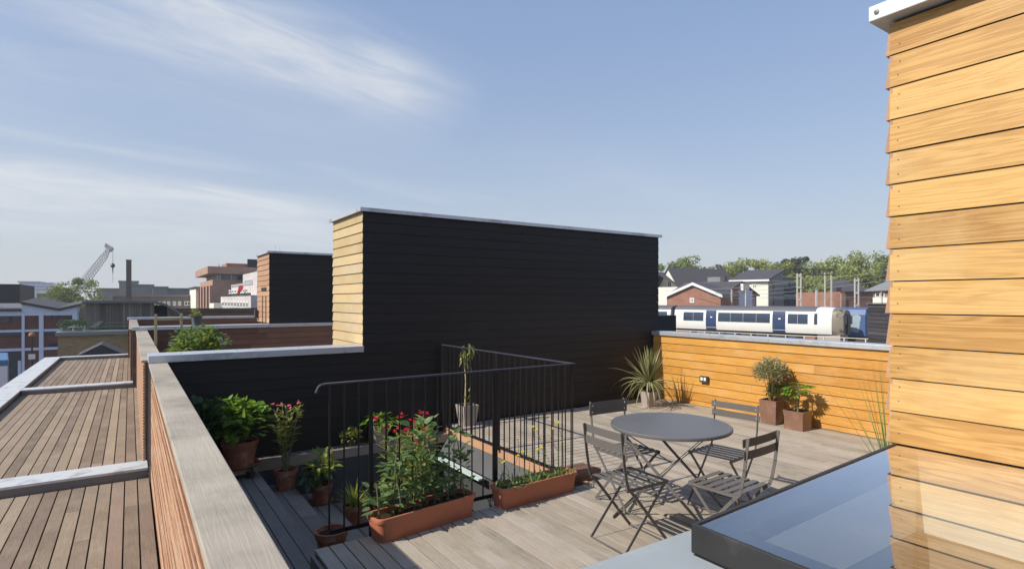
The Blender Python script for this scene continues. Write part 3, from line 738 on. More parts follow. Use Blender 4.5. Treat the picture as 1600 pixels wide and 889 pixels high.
def bushy(root, c, rad, n, L, wd, mat, bend=.5, name='foliage', stems=5, z0=.2, leafbias=.55, stemname='stem', squash=1.0, inner=.35):
    c = Vector(c); mb = MB(); st = MB()
    ends = []
    for i in range(stems):
        d = rdir(.2, 1); e_ = c+Vector((d.x*rad[0], d.y*rad[1], d.z*rad[2]))*.75
        ends.append(e_); m_ = (Vector((c.x, c.y, z0))+e_)/2+Vector((0, 0, .05))
        st.tube([(c.x+random.uniform(-.02, .02), c.y, z0), m_, e_], .006, 5, .003)
    lob = [rdir(-.4, 1)*random.uniform(.35, .7) for _ in range(9)]
    for i in range(n):
        d = rdir(-.5, 1); q = d*random.uniform(inner, 1)**.5
        if random.random() < .6:
            l_ = random.choice(lob); q = l_+rdir(-1, 1)*.45*random.random()**.4
        pt = c+Vector((q.x*rad[0], q.y*rad[1], q.z*rad[2]))
        dd = (Vector((q.x, q.y, q.z*.6+.15))+rdir(-.5, .8)*.7)
        mb.leaf(pt, dd, L*random.uniform(.6, 1.15), wd*random.uniform(.7, 1.15), bend)
    o = mb.build(name, mat, root)
    if stems: st.build(stemname, 'stem', root)
    return o
def blades(root, c, n, L, wd, mat, spread=(.1, 1.2), bend=1.0, name='foliage', seg=7, lo=0.1):
    mb = MB()
    for i in range(n):
        a = random.random()*6.283; tilt = random.uniform(*spread)
        d = Vector((math.cos(a)*math.sin(tilt), math.sin(a)*math.sin(tilt), math.cos(tilt)))
        l_ = L*random.uniform(.65, 1.1); w_ = wd*random.uniform(.7, 1.1)
        q = Vector(c)+Vector((d.x, d.y, 0))*.02; side = Vector((-d.y, d.x, 0))
        if side.length < .01: side = Vector((1, 0, 0))
        side.normalize(); vs = []; fs = []; bb = bend*random.uniform(.3, 1.2)*max(.15, tilt)
        for k in range(seg+1):
            u = k/seg; ww = w_/2*(1-u**2.2)+.0006
            up_ = side.cross(d).normalized()
            vs += [q-side*ww+up_*ww*.5, q, q+side*ww+up_*ww*.5]
            d = (d-Vector((0, 0, 1))*bb/seg*(.6+u)).normalized(); q = q+d*l_/seg
        for k in range(seg): b_ = k*3; fs += [(b_, b_+1, b_+4, b_+3), (b_+1, b_+2, b_+5, b_+4)]
        mb.add(vs, fs)
    return mb.build(name, mat, root)
def flowers(root, pts, r, mat, name='flower', n=6):
    mb = MB()
    for q in pts:
        for k in range(n):
            d = rdir(-.2, 1); mb.leaf(q, d, r, r*.9, .3, seg=2, tip=.3)
    return mb.build(name, mat, root)

# big leafy pots in the corner
t = thing('potted_plant', 'large bright green leafy plant in big terracotta pot, sunlit on top', 'potted plant', (.97, 6.62, -.058))
round_pot(t, .185, .27, saucer=True); bushy(t, (.02, -.05, .47), (.31, .23, .25), 330, .095, .078, 'leaf_bright', .7, stems=9)
mb = MB(); mb.tube([(.1, 0, .4), (.30, -.05, .42), (.38, -.05, .30)], .004, 5); 
for k in range(7): mb.leaf((.3+.02*k, -.05, .42-.03*k), (1, random.uniform(-1, 1), -.3), .08, .06)
mb.build('trailing_shoot', 'leaf_bright', t)
t = thing('potted_plant', 'dark green shrub behind the pale coping, left of the bright plant', 'potted plant', (.60, 6.62, -.058))
round_pot(t, .15, .25); bushy(t, (0, -.12, .46), (.25, .26, .32), 380, .085, .055, 'leaf_dark', .6, stems=9)
t = thing('potted_plant', 'tiny black pot with a seedling at the top of the steps', 'potted plant', (1.06, 6.50, -.17))
round_pot(t, .045, .07, 'plastic', .01); bushy(t, (0, 0, .1), (.05, .05, .05), 26, .04, .03, 'leaf_mid', stems=2, z0=.05)
# oleander pink
def oleander(t, z, hgt, n, fl, mat='leaf_mid', w=.12, L=.10, nf=4, fr=.034):
    st = MB(); lf = MB(); tips = []
    for i in range(n):
        a = random.random()*6.28; sp_ = random.uniform(.15, 1)*w
        p0 = Vector((random.uniform(-.02, .02), random.uniform(-.02, .02), z)); p2 = Vector((math.cos(a)*sp_, math.sin(a)*sp_, z+hgt*random.uniform(.72, 1)))
        p1 = (p0+p2)/2+Vector((p2.x*.05, p2.y*.05, .04)); st.tube([p0, p1, p2], .006, 5, .003); tips.append(p2)
        for k in range(26):
            u = random.uniform(.35, 1); q = p0.lerp(p2, u); a2 = random.random()*6.28
            lf.leaf(q, (math.cos(a2), math.sin(a2), random.uniform(.2, 1)), L*random.uniform(.7, 1.1), .018, .3)
    st.build('stem', 'stem', t); lf.build('foliage', mat, t)
    random.shuffle(tips)
    for q in tips[:max(2, int(n*.8))]: flowers(t, [q+Vector((random.uniform(-.03, .03), random.uniform(-.03, .03), random.uniform(.0, .05))) for _ in range(nf)], fr, fl)
t = thing('potted_plant', 'pink-flowered narrow-leaved shrub in terracotta pot on the upper step', 'potted plant', (1.40, 6.46, -.34))
round_pot(t, .125, .22); oleander(t, .18, .74, 11, 'pink_fl', 'leaf_yellow', .24, .09, 1, .026)
t = thing('potted_plant', 'variegated broad-leaved plant in clay pot and saucer on a middle step', 'potted plant', (1.74, 6.32, -.51))
round_pot(t, .115, .20, saucer=True); bushy(t, (0, 0, .37), (.17, .17, .17), 70, .11, .06, 'leaf_yellow', .8, stems=5); bushy(t, (-.06, -.06, .32), (.16, .14, .1), 34, .15, .08, 'leaf_dark', 1.0, stems=2, name='lower_leaves', stemname='lower_stem')
t = thing('potted_plant', 'spider plant with striped grassy leaves in a pot left of the bean trough', 'potted plant', (1.98, 5.95, -.68))
round_pot(t, .12, .22); blades(t, (0, 0, .2), 90, .27, .013, 'leaf_yellow', (.1, 1.1), 1.6)
t = thing('plant_pot', 'empty terracotta pot of bare soil at the foot of the railing end', 'pot', (1.335, 4.56, -.34)); round_pot(t, .125, .215, rim=.05)
# shelf
t = thing('potted_plant', 'small round yellow-green shrub on the shelf behind the railing', 'potted plant', (2.22, 6.79, -.06))
round_pot(t, .06, .07, 'plastic', .01); bushy(t, (0, -.02, .12), (.14, .08, .10), 240, .04, .022, 'leaf_yellow', stems=4, z0=.05)
t = thing('potted_plant', 'light broad-leaved plant in tapered grey pot on the shelf', 'potted plant', (2.58, 6.79, -.06))
square_pot(t, .10, .22, 'stone_pot', .7); bushy(t, (0, -.02, .27), (.20, .1, .10), 60, .12, .06, 'leaf_bright', 1.0, stems=5, z0=.2)
t = thing('plant_pot', 'small empty orange clay pot on the shelf near the railing corner', 'pot', (3.25, 6.79, -.06)); round_pot(t, .08, .12, rim=.03)
t = thing('plant_pot', 'small clay pot on the shelf behind the red flowers', 'pot', (2.92, 6.79, -.06)); round_pot(t, .07, .10, rim=.03)
# tall lily like plant
t = thing('potted_plant', 'tall bare-stemmed plant in grey square pot standing on a slab behind the railing', 'potted plant', (3.76, 6.66, .03))
MB().box(-.17, .17, -.17, .17, -.03, .0).build('slab', 'stone_pot', t, bevel=.004)
square_pot(t, .12, .27, 'stone_pot', .72)
mb = MB(); mb.tube([(-.03, 0, .25), (-.02, 0, .6), (-.06, 0, .95)], .012, 6, .007); mb.tube([(.05, 0, .25), (.06, 0, .7), (.03, 0, 1.08)], .014, 6, .008); mb.build('stem', 'bamboo', t)
mb = MB()
for k in range(34):
    u = random.random(); top = random.random() < .7; z = random.uniform(.8, 1.08) if top else random.uniform(.35, .8); xx = random.choice((-.04, .04))
    mb.leaf((xx, 0, z), rdir(-.2, .6), random.uniform(.10, .20) if top else .07, .035, 2.2)
mb.build('foliage', 'leaf_yellow', t)

# troughs
def trough(root, L, D, H):
    mb = MB(); hw, hd = L/2, D/2
    def ring(sx, sy, z, rr=.05):
        pts = []
        for cx, cy, a0 in ((1, -1, -90), (1, 1, 0), (-1, 1, 90), (-1, -1, 180)):
            for q in range(5):
                a = R(a0+q*22.5); pts.append((cx*(sx-rr)+rr*math.cos(a), cy*(sy-rr)+rr*math.sin(a), z))
        return pts
    rings = [ring(hw*.93, hd*.78, 0, .035), ring(hw*.985, hd*.95, H-.035), ring(hw*1.0, hd*1.0, H-.033), ring(hw*1.012, hd*1.03, H-.008), ring(hw*1.005, hd*1.01, H), ring(hw*.97, hd*.87, H), ring(hw*.96, hd*.84, H-.05)]
    vs = [p_ for r_ in rings for p_ in r_]; n = 20; fs = [tuple(range(n))[::-1]]
    for i in range(len(rings)-1):
        for k in range(n): fs.append((i*n+k, i*n+(k+1) % n, (i+1)*n+(k+1) % n, (i+1)*n+k))
    mb.add(vs, fs); mb.build('trough', 'terra', root, True)
    mb = MB(); mb.add(ring(hw*.962, hd*.85, H-.035), [tuple(range(n))]); mb.build('soil', 'soil', root)
t = thing('planter_trough', 'long terracotta trough crowded with leafy green bean plants', 'planter', (1.845, 3.93, .0), R(7))
trough(t, .86, .215, .175)
st = MB(); lf = MB()
for i in range(12):
    x = -.36+.72*i/11+random.uniform(-.03, .03); hh = (.26, .40, .52, .36, .56, .60, .44, .58, .30, .26, .50, .46)[i]
    y = random.uniform(-.04, .05); lean = random.uniform(-.06, .06)
    st.tube([(x, y, .14), (x+lean*.5, y+.01, .14+hh*.5), (x+lean, y+.02, .14+hh)], .007, 6, .004)
    for k in range(int(hh*72)):
        u = random.uniform(.12, 1.05); q = (x+lean*u, y+.02*u, .14+hh*u); d = rdir(-.1, .8)
        s_ = random.uniform(.03, .055); q2 = Vector(q)+d*random.uniform(.02, .09)
        lf.leaf(q2, d+Vector((0, 0, .2)), s_*1.7, s_*1.1, .6)
st.build('stem', 'stem', t); lf.build('foliage', 'leaf_bean', t)
t = thing('planter_trough', 'long terracotta trough of low greenery with thin yellow flower stalks', 'planter', (2.905, 3.955, .0), R(2.5))
trough(t, .84, .205, .175)
mb = MB()
for i in range(210):
    x = random.uniform(-.39, .39); y = random.uniform(-.07, .07); hh = random.uniform(.04, .11)*(1.2-.3*math.sin(x*9))
    mb.leaf((x, y, .14), (random.uniform(-.9, .9), random.uniform(-.9, .9), 1), hh*1.1, .014, .8, seg=2)
mb.build('foliage', 'leaf_bean', t)
mb = MB()
for i in range(170):
    mb.leaf((random.uniform(-.39, .39), random.uniform(-.08, .08), .15), rdir(.1, 1), .07, .012, .8, seg=2)
mb.build('dry_leaves', 'leaf_yellow', t)
st = MB(); fp = []
for i in range(13):
    x = -.33+.66*i/12; hh = random.uniform(.15, .48); q = Vector((x+random.uniform(-.05, .05), random.uniform(-.03, .1), .14+hh))
    st.tube([(x, 0, .14), (x, .01, .14+hh*.6), q], .0025, 4, .0018); fp.append(q)
st.build('flower_stalk', 'stem', t); [flowers(t, [q], .020, 'yellow_fl', n=7) for q in fp]
# red oleander in the stairwell
t = thing('potted_plant', 'tall red-flowered shrub rising out of the stairwell behind the bean trough', 'potted plant', (2.33, 5.25, -.85))
round_pot(t, .16, .26); oleander(t, .2, 1.25, 18, 'red_fl', 'leaf_yellow', .34, .13, 3, .026)
bushy(t, (0, 0, .85), (.3, .25, .3), 120, .11, .035, 'leaf_yellow', stems=3, name='lower_leaves', stemname='lower_stem')
# stack of pavers
t = thing('timber_block', 'low dark stack of boards on the deck right of the yellow-flower trough', 'stack', (3.58, 4.12, 0), R(3))
for i, (z0, z1) in enumerate(((0, .045), (.047, .09))): MB().box(-.17, .17, -.09, .17, z0, z1).build('board', 'cedar_dull', t, bevel=.004)
# cordyline
t = thing('potted_plant', 'spiky palm-like plant in grey pot in the corner by the orange wall', 'potted plant', (6.86, 6.28, 0))
square_pot(t, .098, .25, 'stone_pot', .75); MB().box(-.12, .12, -.12, .12, .0, .012).build('saucer', 'stone_pot', t)
MB().tube([(0, 0, .22), (0, 0, .42)], .045, 10, .035).build('trunk', 'bark', t, True)
blades(t, (0, 0, .40), 70, .58, .030, 'blade', (.05, .75), .5, 'upright_blades'); blades(t, (0, 0, .38), 55, .66, .026, 'blade', (.8, 1.5), 1.9, 'drooping_blades')
# brown pots
t = thing('potted_plant', 'rounded pale-flowered shrub in tall brown square pot by the orange wall', 'potted plant', (7.37, 4.50, 0), R(4))
square_pot(t, .125, .33, 'brown_pot', .84); bushy(t, (-.02, 0, .70), (.24, .24, .22), 2200, .036, .018, 'leaf_pale', .2, stems=10, z0=.3); bushy(t, (.05, -.06, .45), (.18, .18, .14), 240, .05, .025, 'leaf_mid', .5, stems=4, z0=.3, name='lower_leaves', stemname='lower_stem')
t = thing('potted_plant', 'fig with lobed bright leaves in low curved brown square pot', 'potted plant', (7.33, 4.11, 0), R(3))
square_pot(t, .138, .25, 'brown_pot', .94, .07)
st = MB(); lf = MB(); st.tube([(0, 0, .22), (.01, 0, .34)], .012, 6); st.tube([(.0, 0, .26), (-.1, .12, .38)], .008, 6)
st.tube([(0, 0, .3), (0, -.02, .45), (.02, 0, .62)], .010, 6, .005)
for i in range(17):
    a = random.random()*6.28; z = random.uniform(.42, .66); b0 = Vector((0, 0, z)); d = Vector((math.cos(a), math.sin(a), random.uniform(-.1, .35)))
    b1 = b0+d*random.uniform(.05, .16); st.tube([b0, b1], .003, 4)
    for f_ in (-.9, -.45, 0, .45, .9):
        d2 = d.copy(); d2.rotate(Matrix.Rotation(f_, 3, 'Z')); lf.leaf(b1, d2, .13*(1-.25*abs(f_)), .042, .5)
st.build('stem', 'stem', t); lf.build('foliage', 'leaf_bright', t)
# tall grass beside near tower
t = thing('potted_plant', 'tall arching grass half hidden by the right-hand cedar tower', 'potted plant', (5.15, 2.12, 0))
round_pot(t, .17, .28, 'stone_pot'); blades(t, (0, 0, .25), 26, 1.0, .010, 'grassblade', (.03, .55), .7); blades(t, (0, 0, .25), 45, .5, .011, 'grassblade', (.1, .8), .7, 'short_blades')
for k, (x, y) in enumerate(((4.62, 2.22), (5.2, 3.1))):
    tag(MB().leaf((x, y, .004), (1, random.random(), .05), .06, .03, 0).build('fallen_leaf', 'leaf_yellow'), ('dry yellow leaf lying on the deck beside the rooflight', 'small dry leaf lying on the deck near the brown pots')[k], 'leaf')
# neighbour's bush, canes
t = thing('potted_plant', 'big leafy bush on the next terrace above the first metal cap', 'potted plant', (.86, 9.35, 0))
round_pot(t, .2, .3); bushy(t, (-.02, 0, .92), (.40, .40, .42), 1200, .085, .05, 'leaf_bean', .6, stems=14); bushy(t, (0, -.1, .9), (.42, .38, .42), 420, .08, .045, 'leaf_yellow', .6, stems=2, name='yellow_leaves', stemname='thin_stem')
t = thing('plant_support', 'two wooden stakes joined by a crossbar behind the neighbour bush', 'plant stakes', (.45, 9.6, 0))
mb = MB(); mb.box(-.16, -.125, 0, .035, 0, 1.50); mb.box(.18, .215, .3, .335, 0, 1.50); mb.build('stake', 'bamboo', t)
mb = MB(); mb.bar((-.14, .04, 1.42), (.2, .3, 1.42), .03, .015, (0, 0, 1)); mb.build('crossbar', 'bamboo', t)
t = thing('potted_plant', 'small dark pot with seedling on the second wall behind the bush', 'potted plant', (1.22, 14.3, 1.14))
round_pot(t, .12, .2, 'plastic', .02); bushy(t, (0, 0, .25), (.14, .14, .09), 60, .06, .03, 'leaf_yellow', stems=3, z0=.15)

# ================================================================== town, left
def blku(F, u0, u1, t0, t1, z0, z1, name, mat, par, uv=False):
    a, b_ = sorted((F.s(u0, t0), F.s(u1, t0))); return blk(F, a, b_, t0, t1, z0, z1, name, mat, par, uv)
def windows(F, rects, parent, mat='window', frame='whitepaint', dep=.12, fr=.08, sill=True):
    for (s0, s1, z0, z1) in rects:
        mb = MB(); 
        for a in ((s0, s0+fr, z0, z1), (s1-fr, s1, z0, z1), (s0+fr, s1-fr, z0, z0+fr), (s0+fr, s1-fr, z1-fr, z1), ((s0+s1)/2-fr/2, (s0+s1)/2+fr/2, z0+fr, z1-fr)):
            mb.fbox(F, a[0], a[1], -.06, .03, a[2], a[3])
        o = mb.build('window', frame, parent)
        mb = MB(); mb.fbox(F, s0+fr*.5, s1-fr*.5, -.03, .02, z0+fr*.5, z1-fr*.5); mb.build('pane', mat, o)
def blk(F, s0, s1, t0, t1, z0, z1, name, mat, par, uv=False):
    mb = MB(); mb.fbox(F, s0, s1, t0, t1, z0, z1); return mb.build(name, mat, par, uv=uv)

# painted frame building with brick panels
F = FX(-45, 40, 123, 60); b = thing('office_building', 'white-framed building with red brick panels and folded roof, far left', 'building', (0, 0, 0))
W_ = F.W; z_t = F.z(478)
fs_ = F.s
blk(F, 0, W_, .12, 9, GZ, F.z(486), 'wall', 'dull_brick', b, True)
mb = MB()
for u0, u1 in ((34, 38.5), (61, 68), (113, 123), (-45, -38)): mb.fbox(F, fs_(u0), fs_(u1), -.08, .3, GZ, F.z(488))
for v0, v1 in ((486, 493), (514.5, 518), (543, 547)):
    mb.fbox(F, 0, fs_(113) if v0 > 490 else W_, -.04, .2, F.z(v1), F.z(v0))
mb.build('frame_bands', 'lilac', b)
mb = MB()   # gable band under the folded roof
prof = [(34, 475.5), (66, 481), (92, 486), (124, 479)]
for (u0, v0), (u1, v1) in zip(prof, prof[1:]):
    P = F.pt; a0, a1 = fs_(u0), fs_(u1); zb = F.z(487)
    mb.hexa([P(a0, -.06, zb), P(a1, -.06, zb), P(a1, .3, zb), P(a0, .3, zb), P(a0, -.06, F.z(v0)), P(a1, -.06, F.z(v1)), P(a1, .3, F.z(v1)), P(a0, .3, F.z(v0))])
mb.build('gable', 'lilac', b)
mb = MB()
for (u0, v0), (u1, v1) in zip([(-45, 485)]+[(33, 484)]+[], [(33, 484)]): pass
for (u0, v0), (u1, v1) in (((33, 474.5), (66, 480.5)), ((66, 480.5), (92, 485.2)), ((92, 485.2), (126, 478))):
    P = F.pt; a0, a1 = fs_(u0), fs_(u1); z0, z1 = F.z(v0), F.z(v1)
    mb.hexa([P(a0, -.25, z0-.02), P(a1, -.25, z1-.02), P(a1, 9, z1+.3), P(a0, 9, z0+.3), P(a0, -.25, z0+.16), P(a1, -.25, z1+.16), P(a1, 9, z1+.5), P(a0, 9, z0+.5)])
mb.fbox(F, 0, fs_(33), -.2, 9, F.z(486), F.z(482))
mb.build('roof', 'slate', b)
for u0, u1, v0, v1 in ((72, 80, 493.5, 496.5), (83, 91, 493.5, 496.5), (94, 102, 493.5, 496.5), (104, 112, 493.5, 496.5), (70, 110, 518, 523), (-30, 33, 518, 524), (2, 14, 494, 503), (20, 32, 494, 497), (75, 90, 537, 541)):
    blk(F, fs_(u0), fs_(u1), -.02, .15, F.z(v1), F.z(v0), 'window', 'bluewin', b)
blk(F, fs_(-30), fs_(33), .0, .3, GZ, F.z(548), 'shopfront', 'window', b)
blk(F, fs_(28), fs_(33), -.05, .2, GZ, F.z(562), 'door', 'lilac', b)
# black block
F = FX(-60, 62, 31); b = thing('office_building', 'plain black windowless block at the left edge above the brick panels', 'building')
blk(F, 0, F.W, 0, 12, GZ, F.z(443), 'wall', 'darkbox', b)
F = Frame(-30, 58, 14, 58); o = thing('glazed_roof', 'small pale pitched glass roof before the black block', 'roof')
mb = MB(); P = F.pt; mb.add([P(0, 0, F.z(482)), P(F.W, 0, F.z(482)), P(F.W*.45, 0, F.z(474)), P(0, 3, F.z(482)), P(F.W, 3, F.z(482)), P(F.W*.45, 3, F.z(474))], [(0, 1, 2), (3, 5, 4), (0, 2, 5, 3), (2, 1, 4, 5)])
mb.build('roof', 'roofgrey', o); blk(F, .05, F.W-.05, .05, 2.9, GZ, F.z(482.2), 'wall', 'concrete', o)
# far blue glass
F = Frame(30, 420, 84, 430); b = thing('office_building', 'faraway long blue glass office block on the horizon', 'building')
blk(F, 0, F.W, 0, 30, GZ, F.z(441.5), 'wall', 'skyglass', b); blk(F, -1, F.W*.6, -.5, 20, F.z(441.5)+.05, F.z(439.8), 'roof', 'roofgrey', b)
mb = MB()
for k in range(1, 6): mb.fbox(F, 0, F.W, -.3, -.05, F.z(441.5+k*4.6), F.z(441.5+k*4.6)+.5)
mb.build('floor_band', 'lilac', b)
# pale block
F = FX(43, 150, 57); b = thing('apartment_block', 'small cream flat-roofed block between the black block and the tree', 'building')
blk(F, 0, F.W, 0, 10, GZ, F.z(460), 'wall', 'render', b); windows(F, [(F.W*(.08+.47*k), F.W*(.45+.47*k), F.z(v+3.6), F.z(v)) for k in (0, 1) for v in (463.5, 473)], b, fr=.15)
F2 = FX(57.2, 152, 84); blk(F2, 0, F2.W, 0, 10, GZ, F.z(458.5), 'side_wing', 'brown_brick', b, True)
F3 = Frame(62, 158, 74, 158); blk(F3, 0, F3.W, 0, 5, F.z(458.4), F.z(453), 'roof_plant', 'roofgrey', b)
F = Frame(35, 190, 42, 190); b = thing('office_building', 'slim pale tower block before the blue glass offices', 'building'); blk(F, 0, F.W, 0, 8, GZ, F.z(453.5), 'wall', 'render', b)
# trees
def tree(label, u, d, vtop, wpx, mat, n=5200, zb=None, leaf=None, hr=.8, group=None):
    q = bgp(u, d); zt = zat(vtop-5, d); rw = wpx/2/F_PX*d; rw *= 1.12; rh = min(rw*hr, (zt-GZ)*.47); t = thing('broadleaf_tree', label, 'tree', (q.x, q.y, GZ), 0, group)
    cz = zt-rh-GZ; L = leaf or max(.28, d*.0033)
    tr = MB(); tr.tube([(0, 0, 0), (.1, 0, cz*.5), (0, .1, cz)], .035*cz+.1, 8, .1)
    for k in range(7):
        dd = rdir(.0, .8); tr.tube([(0, 0, cz*random.uniform(.45, .9)), (dd.x*rw*.45, dd.y*rw*.45, cz+dd.z*rh*.2), (dd.x*rw*.8, dd.y*rw*.8, cz+dd.z*rh*.7)], .12, 6, .03)
    tr.build('trunk', 'bark', t)
    cr = MB(); K = 90; n = int(n*1.5)
    clumps = []
    for k in range(K):
        dd = rdir(-.75, 1); dd = dd/((abs(dd.x)**3.2+abs(dd.y)**3.2+abs(dd.z)**3.2)**(1/3.2)); m_ = random.uniform(.3, .86)
        clumps.append((Vector((dd.x*rw*m_, dd.y*rw*m_, cz+dd.z*rh*m_)), random.uniform(.15, .30)*rw))
    for k in range(n):
        c, r_ = random.choice(clumps); dd = rdir(-1, 1); q = c+Vector((dd.x, dd.y, dd.z*.75))*r_*random.uniform(.55, 1.05)
        cr.tuft(q, (dd+rdir(-1, 1)*.7), L*random.uniform(.7, 1.3))
    cr.build('crown', mat, t)
    return t
tree('broad green tree behind the crane boom on the left skyline', 114, 95, 434, 88, 'tree_a', 7000, hr=1.25)
# crane
q = bgp(100, 112); cr = thing('crawler_crane', 'pale lattice-boom crane leaning right over the left skyline', 'crane', (q.x, q.y, GZ))
def cl_(u, v, d=112): p_ = bgp(u, d); return Vector((p_.x-q.x, p_.y-q.y, zat(v, d)-GZ))
b0, b1 = cl_(96, 492), cl_(171, 389); dv = (b1-b0); nrm = Vector((-sn*0+cs, -sn, 0)); off = dv.cross(nrm).normalized()
mb = MB(); N = 26; hw_ = .42
sidev = nrm.cross(dv).normalized(); perp = dv.cross(sidev).normalized()
def bp_(u, i, j):
    w_ = hw_*min(1, (1-u)*5+.35, u*6+.35); return b0+dv*u+sidev*w_*i+perp*w_*j
for i in (-1, 1):
    for j in (-1, 1): mb.tube([bp_(k, i, j) for k in (0, .108, .87, 1)], .09, 5)
for k in range(N):
    for i, j, i2, j2 in ((-1, -1, -1, 1), (-1, 1, 1, 1), (1, 1, 1, -1), (1, -1, -1, -1)): mb.tube([bp_(k/N, i, j), bp_((k+1)/N, i2, j2)], .05, 4)
mb.build('boom', 'crane', cr)
mb = MB(); mb.tube([cl_(124, 437), cl_(147, 411), cl_(168, 386)], .05, 5); mb.tube([cl_(127, 437), cl_(168, 387)], .03, 4); mb.tube([cl_(96, 470), cl_(124, 437)], .05, 5); mb.build('stay', 'crane', cr)
mb = MB(); mb.hexa([cl_(166, 388)+perp*-.5, cl_(171, 392)+perp*-.5, cl_(171, 392)+perp*.5, cl_(166, 388)+perp*.5, cl_(168, 382)+perp*-.5, cl_(175.5, 386.5)+perp*-.5, cl_(175.5, 386.5)+perp*.5, cl_(168, 382)+perp*.5]); mb.build('boom_head', 'crane', cr)
mb = MB(); mb.tube([cl_(176.5, 385), cl_(176.2, 412)], .05, 4); mb.tube([cl_(176.2, 418), cl_(176.2, 441)], .04, 4); mb.build('hoist_rope', 'wire', cr)
mb = MB(); c_ = cl_(176.2, 415); mb.lathe([(0, -.5), (.3, -.3), (.4, .0), (.25, .35), (0, .5)], 10, c_); mb.tube([c_+Vector((0, 0, -.4)), c_+Vector((0, 0, -1.6))], .12, 6, .05); mb.build('hook_block', 'iron', cr, True)
mb = MB(); mb.box(-2.2, 2.2, -1.6, 1.6, 1.2, 4.2); mb.box(-2.6, 2.6, -2.0, -1.2, 0, 1.2); mb.box(-2.6, 2.6, 1.2, 2.0, 0, 1.2); mb.build('body', 'vehicle_blue', cr)
# chimney
F = FX(197, 58, 205.5); o = thing('brick_chimney', 'lone tall brown brick chimney stack on the left skyline', 'chimney')
blk(F, 0, F.W, 0, F.W, GZ, F.z(406.6), 'shaft', 'brown_brick', o, True); blk(F, -.03, F.W+.03, -.03, F.W+.03, F.z(406.5), F.z(405.6), 'crown', 'concrete', o)
# mid grey skyline buildings
for lab, u0, u1, vt, d, mat in (('grey concrete rooftop block right of the tree', 152, 188, 452.5, 125, 'concrete'), ('taller pale grey plant room beside the chimney', 186, 216, 441, 122, 'concrete'),
        ('long grey flat-roofed block between chimney and pink brick offices', 200, 240, 446.5, 118, 'concrete'), ('low dark grey block in the middle of the left skyline', 238, 262, 450, 119, 'concrete'), ('wide grey upper storey left of the white gable', 262, 306, 452.5, 121, 'roofgrey')):
    F = FX(u0, d, u1); b = thing('office_building', lab, 'building'); blk(F, 0, F.W, 0, 14, GZ, F.z(vt), 'wall', mat, b)
    blk(F, -.15, F.W+.15, -.15, 14, F.z(vt)+.02, F.z(vt)+.35, 'parapet', 'roofgrey', b)
F = FX(176, 100, 308); b = thing('school_building', 'long brown brick building with small white windows beyond the curved roof', 'building')
blk(F, 0, F.W, 0, 10, GZ, F.z(463), 'wall', 'brown_brick', b, True)
blk(F, -.1, F.W+.1, -.15, 10, F.z(463)+.01, F.z(463)+.3, 'parapet', 'concrete', b)
windows(F, [(F.s(u), F.s(u+w_), F.z(478), F.z(471)) for u, w_ in ((246, 5), (254, 5), (261, 5), (288, 10), (270, 5), (278, 5), (228, 6), (237, 6))], b, fr=.13)
F = FX(306, 98, 313); b = thing('gabled_house', 'narrow white gable end left of the pink brick offices', 'building'); blk(F, 0, F.W, 0, 12, GZ, F.z(450), 'wall', 'render', b)
mb = MB(); mb.fbox(F, -.3, F.W+.3, -.3, 12, F.z(450)+.02, F.z(448)); mb.build('roof', 'slate', b)
# pink-brown brick offices
F = FY(332, 84, 312.5); b = thing('office_building', 'pink-brown brick office building with recessed glazed top storey', 'building')
W1 = F.W; F2 = FX(332, 84, 400)
blk(F, 0, W1, 0, F2.W, GZ, F.z(437), 'wall', 'pink_brick', b, True)
for k in range(4):
    for v0, v1 in ((448, 461), (465, 478)): a0 = W1*(.08+.235*k); blk(F, a0, a0+W1*.14, -.06, .02, F.z(v1), F.z(v0), 'window', 'window', b)
for k in range(5): a0 = W1*(-.01+.235*k); blk(F, max(0, a0), a0+W1*.085, -.35, -.01, F.z(484), F.z(446), 'pier', 'pink_brick', b, True)
blk(F, .8, W1-3, .8, F2.W, F.z(437)+.02, F.z(428), 'glazed_storey', 'bluewin', b)
for k in range(9): blk(F, .8+(W1-4)*k/8, .95+(W1-4)*k/8, .68, .79, F.z(437)+.03, F.z(428)-.05, 'mullion', 'whitepaint', b)
for k in range(4): blk(F, .66, .79, 1.0+1.6*k, 1.12+1.6*k, F.z(437)+.03, F.z(428)-.05, 'mullion', 'whitepaint', b)
blk(F, -.7, W1+.5, -.7, F2.W, F.z(428)+.02, F.z(416.5), 'roof_storey', 'pink_brick', b, True)
blku(F2, 354, 404, 2.5, 8, F.z(417), F.z(409), 'plant_room', 'red_brick', b, True); blku(F2, 387, 404, 2, 2.4, F.z(417), F.z(401.5), 'tank_housing', 'darkbox', b)
mb = MB(); mb.tube([F2.pt(F2.s(345), 2, F.z(417)), F2.pt(F2.s(345), 2, F.z(411))], .05, 4); mb.build('aerial', 'iron', b)
F = FX(334, 78, 347); b = thing('low_building', 'low cream annexe between pink brick offices and white terraces', 'building'); blk(F, 0, F.W, 0, 5, GZ, F.z(474), 'wall', 'render', b)
